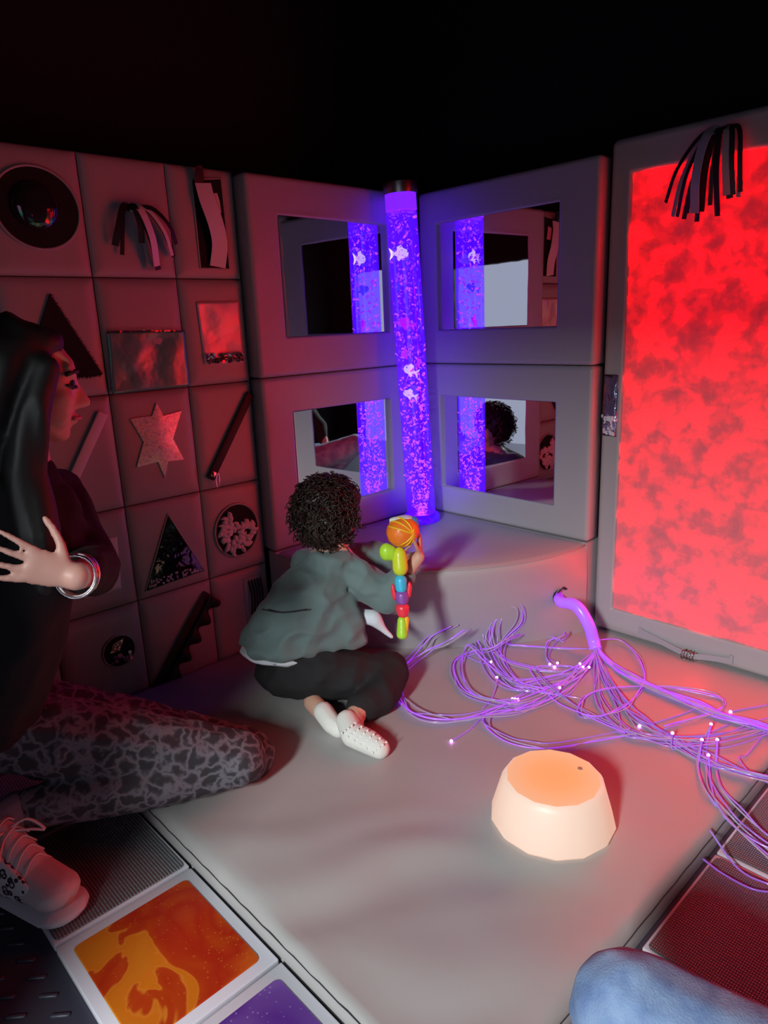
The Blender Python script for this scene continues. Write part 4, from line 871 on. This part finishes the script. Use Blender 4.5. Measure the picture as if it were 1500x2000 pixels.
# ------------------------------------------------------------------ the woman
SKIN = mat('woman_skin', (.58, .30, .25), .5); HAIRW = mat('long_black_hair', (.006, .005, .006), .6); TOP = mat('black_top', (.008, .007, .009), .9)
LEG = mat('leopard_leggings', (.06, .05, .06), .8); nt = LEG.node_tree
vo = nt.nodes.new('ShaderNodeTexVoronoi'); vo.feature = 'DISTANCE_TO_EDGE'; vo.inputs['Scale'].default_value = 26.; vo.inputs['Randomness'].default_value = .9; tc = nt.nodes.new('ShaderNodeTexCoord')
nz = nt.nodes.new('ShaderNodeTexNoise'); nz.inputs['Scale'].default_value = 30.; mxv = nt.nodes.new('ShaderNodeMix'); mxv.data_type = 'RGBA'; mxv.inputs[0].default_value = .05
nt.links.new(tc.outputs['Object'], nz.inputs['Vector']); nt.links.new(tc.outputs['Object'], mxv.inputs[6]); nt.links.new(nz.outputs['Color'], mxv.inputs[7]); nt.links.new(mxv.outputs[2], vo.inputs['Vector'])
rr = ramp(nt, vo.outputs['Distance'], [(.04, (.16, .14, .17)), (.12, (.075, .066, .082)), (.20, (.034, .030, .038))]); nt.links.new(rr.outputs[0], bsdf(LEG).inputs['Base Color'])
wo = empty('person', None, (-1.78, -.52, .02)); tag(wo, 'woman in profile with long black hair, black top and leopard-print leggings, crouching at left', 'person')
FW = Vector((.955, -.235, -.14)); HW = Vector((-1.7487, -0.6390, 1.1181)); hdw, HPw, HBw = head(HW, FW, (0, 0, 1), 1.0, .86, 1.02)
nkw = Vector((-1.7732, -0.6268, 0.9721)); chw = Vector((-1.7578, -0.5787, 0.8327)); blw = Vector((-1.7964, -0.5076, 0.6179)); hpw = Vector((-1.8757, -0.3683, 0.4084)); TBs = frame_basis((.955, -.235, 0))
sF, eF, wF = Vector((-1.6660, -0.4406, 0.8639)), Vector((-1.6895, -0.6733, 0.7480)), Vector((-1.7913, -0.8817, 0.8088)); sN, eN, wN = Vector((-1.8509, -0.6741, 0.9148)), Vector((-1.9552, -0.5778, 0.7175)), Vector((-1.9184, -0.6522, 0.6855))
hN, kN, aN = Vector((-1.8426, -0.3981, 0.3335)), Vector((-1.4054, -0.6577, 0.1588)), Vector((-1.870, -.485, .175)); hF, kF, aF = Vector((-1.7947, -0.2046, 0.2879)), Vector((-1.3365, -0.5882, 0.0983)), Vector((-1.7395, -0.2362, 0.1481))
toe = Vector((-1.8580, -0.6903, 0.0748)); heel = toe + Vector((-.075, .205, .0))
bw = hdw + limb((*(HW + HBw @ Vector((-.02, 0, -.06))), .055), (*nkw, .052), (*chw, .09), (*blw, .09), (*hpw, .12))
bw += limb((*chw, .07), (*sF, .05), (*eF, .036), (*wF, .025)) + limb((*chw, .07), (*sN, .05), (*eN, .036), (*wN, .025))
fdir = Vector((-1.8841, -0.8614, 0.8600)) - wF
bw += hand(wF, fdir, (.3, .9, -.2), (.15, 0, 1), .84, .10, .22, 1.0) + hand(wN, (.3, .5, .5), (.5, .5, -.3), (0, 0, 1), .93)
bw += limb((*hpw, .1), (*hN, .09), (*kN, .055), (*aN, .036), (*heel, .03), (*toe, .026)) + limb((*hpw, .1), (*hF, .09), (*kF, .055), (*aF, .04))
bodw = organic('body', bw, SKIN, None, .0045, 6)
tp = [hull(ball(chw, (.098, .165, .12), TBs), ball(blw, (.100, .15, .10), TBs)), hull(ball(blw, (.100, .15, .10), TBs), ball(hpw, (.14, .17, .12), TBs)), hull(ball(chw + Vector((0, 0, .06)), (.075, .15, .06), TBs), ball(nkw + Vector((0, 0, -.015)), (.058, .06, .03), TBs))]
tp += limb((*(chw + Vector((.0, .04, .04))), .08), (*sF, .066), (*eF, .056), (*(eF.lerp(wF, .5)), .044)) + limb((*(chw + Vector((0, -.05, .04))), .08), (*sN, .066), (*eN, .056), (*(eN.lerp(wN, .8)), .042))
topo = organic('black_top', tp, TOP, None, .007, 5, (.006, 6., (1., 1., 1.4)))
lg = limb((*hN, .098), (*hN.lerp(kN, .45), .094), (*kN, .074)) + limb((*kN, .070), (*kN.lerp(aN, .35), .070), (*kN.lerp(aN, .7), .060), (*aN, .042)) + limb((*hF, .10), (*hF.lerp(kF, .5), .095), (*kF, .078), (*aF, .07)) + limb((*hpw, .12), (*hN, .10)) + limb((*hpw, .12), (*hF, .11))
lego = organic('leggings', lg, LEG, None, .007, 4, (.004, 9., (1.4, 1.4, 1.)))
hr = [hull(ball(HW + HBw @ Vector((-.030, 0, .036)), (.097, .094, .094), HBw), ball(HW + HBw @ Vector((-.045, 0, -.03)), (.078, .096, .07), HBw)), hull(ball(HW + HBw @ Vector((.035, .0, .082)), (.035, .060, .030), HBw), ball(HW + HBw @ Vector((-.02, 0, .08)), (.06, .07, .045), HBw))]
for sgn in (1, -1):
    hr += limb((*(HW + HBw @ Vector((.028, sgn * .070, .035))), .026), (*(HW + HBw @ Vector((.010, sgn * .084, -.05))), .030), (*(HW + HBw @ Vector((-.005, sgn * .086, -.15))), .036), (*(HW + HBw @ Vector((.015, sgn * .11, -.26))), .036), (*(HW + HBw @ Vector((.02, sgn * .12, -.36))), .018))
hr += limb((*(HW + HBw @ Vector((-.06, .02, -.03))), .08), (*(HW + HBw @ Vector((-.10, .02, -.16))), .078), (*(HW + HBw @ Vector((-.115, .02, -.30))), .07), (*(HW + HBw @ Vector((-.11, .03, -.42))), .035))
hairw = organic('long_hair', hr, HAIRW, None, .006, 4, (.005, 16., (1., 1., .18)))
eyw = [lathe('eye', [(0, 0), (.010, .0005), (.008, .003), (0, .004)], BLACK, None, 12, HPw(.0795, s_ * .033, .008), HBw @ Vector((1, s_ * .35, 0))) for s_ in (-1, 1)]
eyw += [tube('eyebrow', spline([HPw(.086, s_ * .014, .026), HPw(.086, s_ * .034, .033), HPw(.066, s_ * .056, .026)], 5), .0042, HAIRW) for s_ in (-1, 1)]
eyw += [tube('eyelashes', spline([HPw(.085, s_ * .018, .006), HPw(.087, s_ * .030, .003), HPw(.080, s_ * .042, .003), HPw(.068, s_ * .052, .007)], 5), .0026, HAIRW) for s_ in (-1, 1)]
LIP = mat('lips', (.50, .16, .16), .4)
eyw += [tube('lips', spline([HPw(.083, -.022, -.057), HPw(.095, -.008, -.056), HPw(.095, .008, -.056), HPw(.083, .022, -.057)], 5), .0042, LIP)]
bang = []
wdir = (wF - eF).normalized()
for q in range(5):
    M_ = (CHROME, WHITE, mat('gold', (.8, .6, .3), .25, 1.), CHROME, mat('rose_bead', (.6, .35, .5), .3))[q]
    b_ = ring('bracelet', ellipse(0, 0, .033, .036, 26), 0, .0034 if q % 2 else .0024, M_); b_.matrix_world = Matrix.Translation(wF - wdir * (-.006 + .014 * q)) @ (wdir + Vector((rnd.uniform(-.2, .2), rnd.uniform(-.2, .2), rnd.uniform(-.2, .2)))).to_track_quat('Z', 'Y').to_matrix().to_4x4(); bang.append(b_)
# shoe
SH = mat('pale_pink_leather', (.62, .50, .52), .5); SPOT = mat('leopard_suede', (.65, .60, .62), .7); nt = SPOT.node_tree
vo = nt.nodes.new('ShaderNodeTexVoronoi'); vo.inputs['Scale'].default_value = 62.; tc = nt.nodes.new('ShaderNodeTexCoord'); nt.links.new(tc.outputs['Object'], vo.inputs['Vector'])
rr = ramp(nt, vo.outputs['Distance'], [(.0, (.55, .50, .54)), (.24, (.5, .46, .5)), (.27, (.02, .018, .025)), (.47, (.02, .018, .025)), (.50, (.66, .61, .64))]); nt.links.new(rr.outputs[0], bsdf(SPOT).inputs['Base Color'])
fd = (toe - heel); fd.z = 0; fd.normalize(); fs = Vector((fd.y, -fd.x, 0)); SB = Matrix((fd, fs, Vector((0, 0, 1)))).transposed(); s0 = Vector((toe.x, toe.y, .027))
def SP(a, b, h): return s0 + SB @ Vector((a * 1.08, b * 1.25, h * 1.42 - .004))
shoe = organic('shoe', [hull(ball(SP(-.015, 0, .040), (0.0432, 0.0525, 0.0312), SB), ball(SP(-.10, 0, .050), (0.0540, 0.0500, 0.0426), SB)), hull(ball(SP(-.10, 0, .055), (0.0540, 0.0475, 0.0454), SB), ball(SP(-.20, 0, .06), (0.0540, 0.0450, 0.0639), SB), ball(SP(-.16, 0, .095), (0.0378, 0.0400, 0.0426), SB)), hull(ball(SP(-.18, 0, .09), (0.0486, 0.0425, 0.0426), SB), ball(SP(-.20, 0, .115), (0.0454, 0.0425, 0.0284), SB))], SH, None, .0045, 4)
organic('sole', [hull(ball(SP(-.01, 0, .013), (0.0540, 0.0600, 0.0185), SB), ball(SP(-.12, 0, .013), (0.0540, 0.0562, 0.0185), SB), ball(SP(-.215, 0, .014), (0.0486, 0.0525, 0.0199), SB))], mat('white_sole', (.66, .62, .68), .5), shoe, .004, 2)
organic('leopard_panel', [hull(ball(SP(-.060, .030, .046), (0.0302, 0.0125, 0.0284), SB), ball(SP(-.135, .036, .056), (0.0378, 0.0150, 0.0426), SB), ball(SP(-.135, .030, .085), (0.0238, 0.0150, 0.0227), SB))], SPOT, shoe, .004, 2)
for q in range(5):
    a = -.068 - .019 * q; h = .072 + .011 * q
    ribbon('lace', spline([SP(a + .006, .034, h - .016), SP(a, .012, h + .006), SP(a - .008, -.014, h + .008), SP(a - .004, -.034, h - .012)], 5), .007, mat('lace', (.72, .58, .60), .7), shoe, (0, 0, 1), .003)
for q, sg in enumerate((1, -1)): tube('lace_loop', spline([SP(-.14, 0, .112), SP(-.12, .03 * sg, .120), SP(-.095, .045 * sg, .098), SP(-.11, .03 * sg, .104), SP(-.14, .0, .112)], 5), .003, mat('lace', (.72, .58, .60), .7), shoe, 5)
anks = organic('sock', limb((*aN, .046), (*(aN + (Vector(SP(-.19, 0, .10)) - aN) * .5), .046), (*SP(-.19, 0, .09), .044)), mat('grey_sock', (.20, .19, .24), .85), None, .005, 3)
for o in [bodw, topo, lego, hairw, shoe, anks] + eyw + bang:
    mw = o.matrix_world.copy(); o.parent = wo; o.matrix_parent_inverse = Matrix.Translation(-wo.location)

# ------------------------------------------------------------------ the sitter whose denim knee shows at the lower right
DEN = mat('pale_blue_denim', (.20, .28, .48), .85, bump=(300., .5, .002)); noise_colour(DEN, 22., [(.30, (.13, .20, .40)), (.5, (.21, .30, .50)), (.72, (.30, .40, .60))], 6.)
ps = empty('person', None, (-1.25, -2.15, .0)); tag(ps, 'sitter in pale blue denim, only one knee in view at bottom right', 'person')
k1, m1, h1 = Vector((-1.4871, -1.7501, 0.3321)), Vector((-1.4226, -1.8736, 0.2750)), Vector((-1.22, -2.18, .16)); an1 = Vector((-1.50, -2.05, .06))
tor = Vector((-1.30, -2.32, .45)); nkp = Vector((-1.36, -2.38, .72)); hdp, _, _ = head(nkp + Vector((.02, .03, .16)), (.2, 1, -.1))
h2, k2, an2 = Vector((-1.36, -2.36, .16)), Vector((-1.78, -2.24, .20)), Vector((-1.52, -2.02, .05))
bp_ = hdp + limb((*(nkp + Vector((.02, .03, .1))), .05), (*nkp, .05), (*tor, .10), (-1.29, -2.28, .18, .11)) + limb((*h1, .09), (*m1, .075), (*k1, .06), (*an1, .04)) + limb((*h2, .09), (*k2, .06), (*an2, .04))
bp_ += limb((*(nkp + Vector((0, 0, -.08))), .06), (-1.20, -2.40, .62, .05), (-1.08, -2.26, .40, .04), (-1.22, -2.14, .30, .028)) + hand((-1.22, -2.14, .30), (-.6, .6, -.1), (0, 0, -1), (.5, .5, .2), .95) + limb((*(nkp + Vector((0, 0, -.08))), .06), (-1.52, -2.36, .62, .05), (-1.62, -2.24, .42, .04), (-1.56, -2.14, .30, .028)) + hand((-1.56, -2.14, .30), (.2, .7, -.2), (0, 0, -1), (.7, -.2, .1), .95)
bop = organic('body', bp_, SKIN, None, .007, 3)
jn = limb((-1.29, -2.28, .18, .15), (*h1, .11), (*m1, .094), (*k1, .080), (*k1.lerp(an1, .85), .055)) + limb((-1.29, -2.28, .18, .15), (*h2, .11), (*k2, .078), (*k2.lerp(an2, .85), .055))
jeans = organic('jeans', jn, DEN, None, .007, 5, (.003, 8., (1, 1, 1)))
swt = organic('jumper', limb((-1.29, -2.28, .20, .155), (*tor, .150), (*(nkp + Vector((0, 0, -.07))), .075)) + limb((*(nkp + Vector((0, 0, -.08))), .07), (-1.20, -2.40, .62, .066), (-1.08, -2.26, .40, .052), (-1.19, -2.17, .32, .04)) + limb((*(nkp + Vector((0, 0, -.08))), .07), (-1.52, -2.36, .62, .066), (-1.62, -2.24, .42, .052), (-1.57, -2.17, .32, .04)), TOP, None, .008, 4, (.005, 6., (1, 1, 1)))
hrp = organic('hair', [hull(ball(nkp + Vector((.01, .01, .20)), (.09, .10, .09)), ball(nkp + Vector((.0, -.03, .12)), (.085, .07, .08)))], HAIR_C, None, .008, 2)
for o in (bop, jeans, swt, hrp): o.parent = ps; o.matrix_parent_inverse = Matrix.Translation(-ps.location)

# ------------------------------------------------------------------ small pale ball by the panel foot
bl = lathe('ball', [(.036 * math.sin(PI * k / 14), -.036 * math.cos(PI * k / 14)) for k in range(15)], mat('pale_pink_rubber', (.62, .50, .58), .5), None, 24); bl.location = (-1.490, -.030, .045)
tag(bl, 'small pale pink ball behind the woman\'s thigh', 'ball')
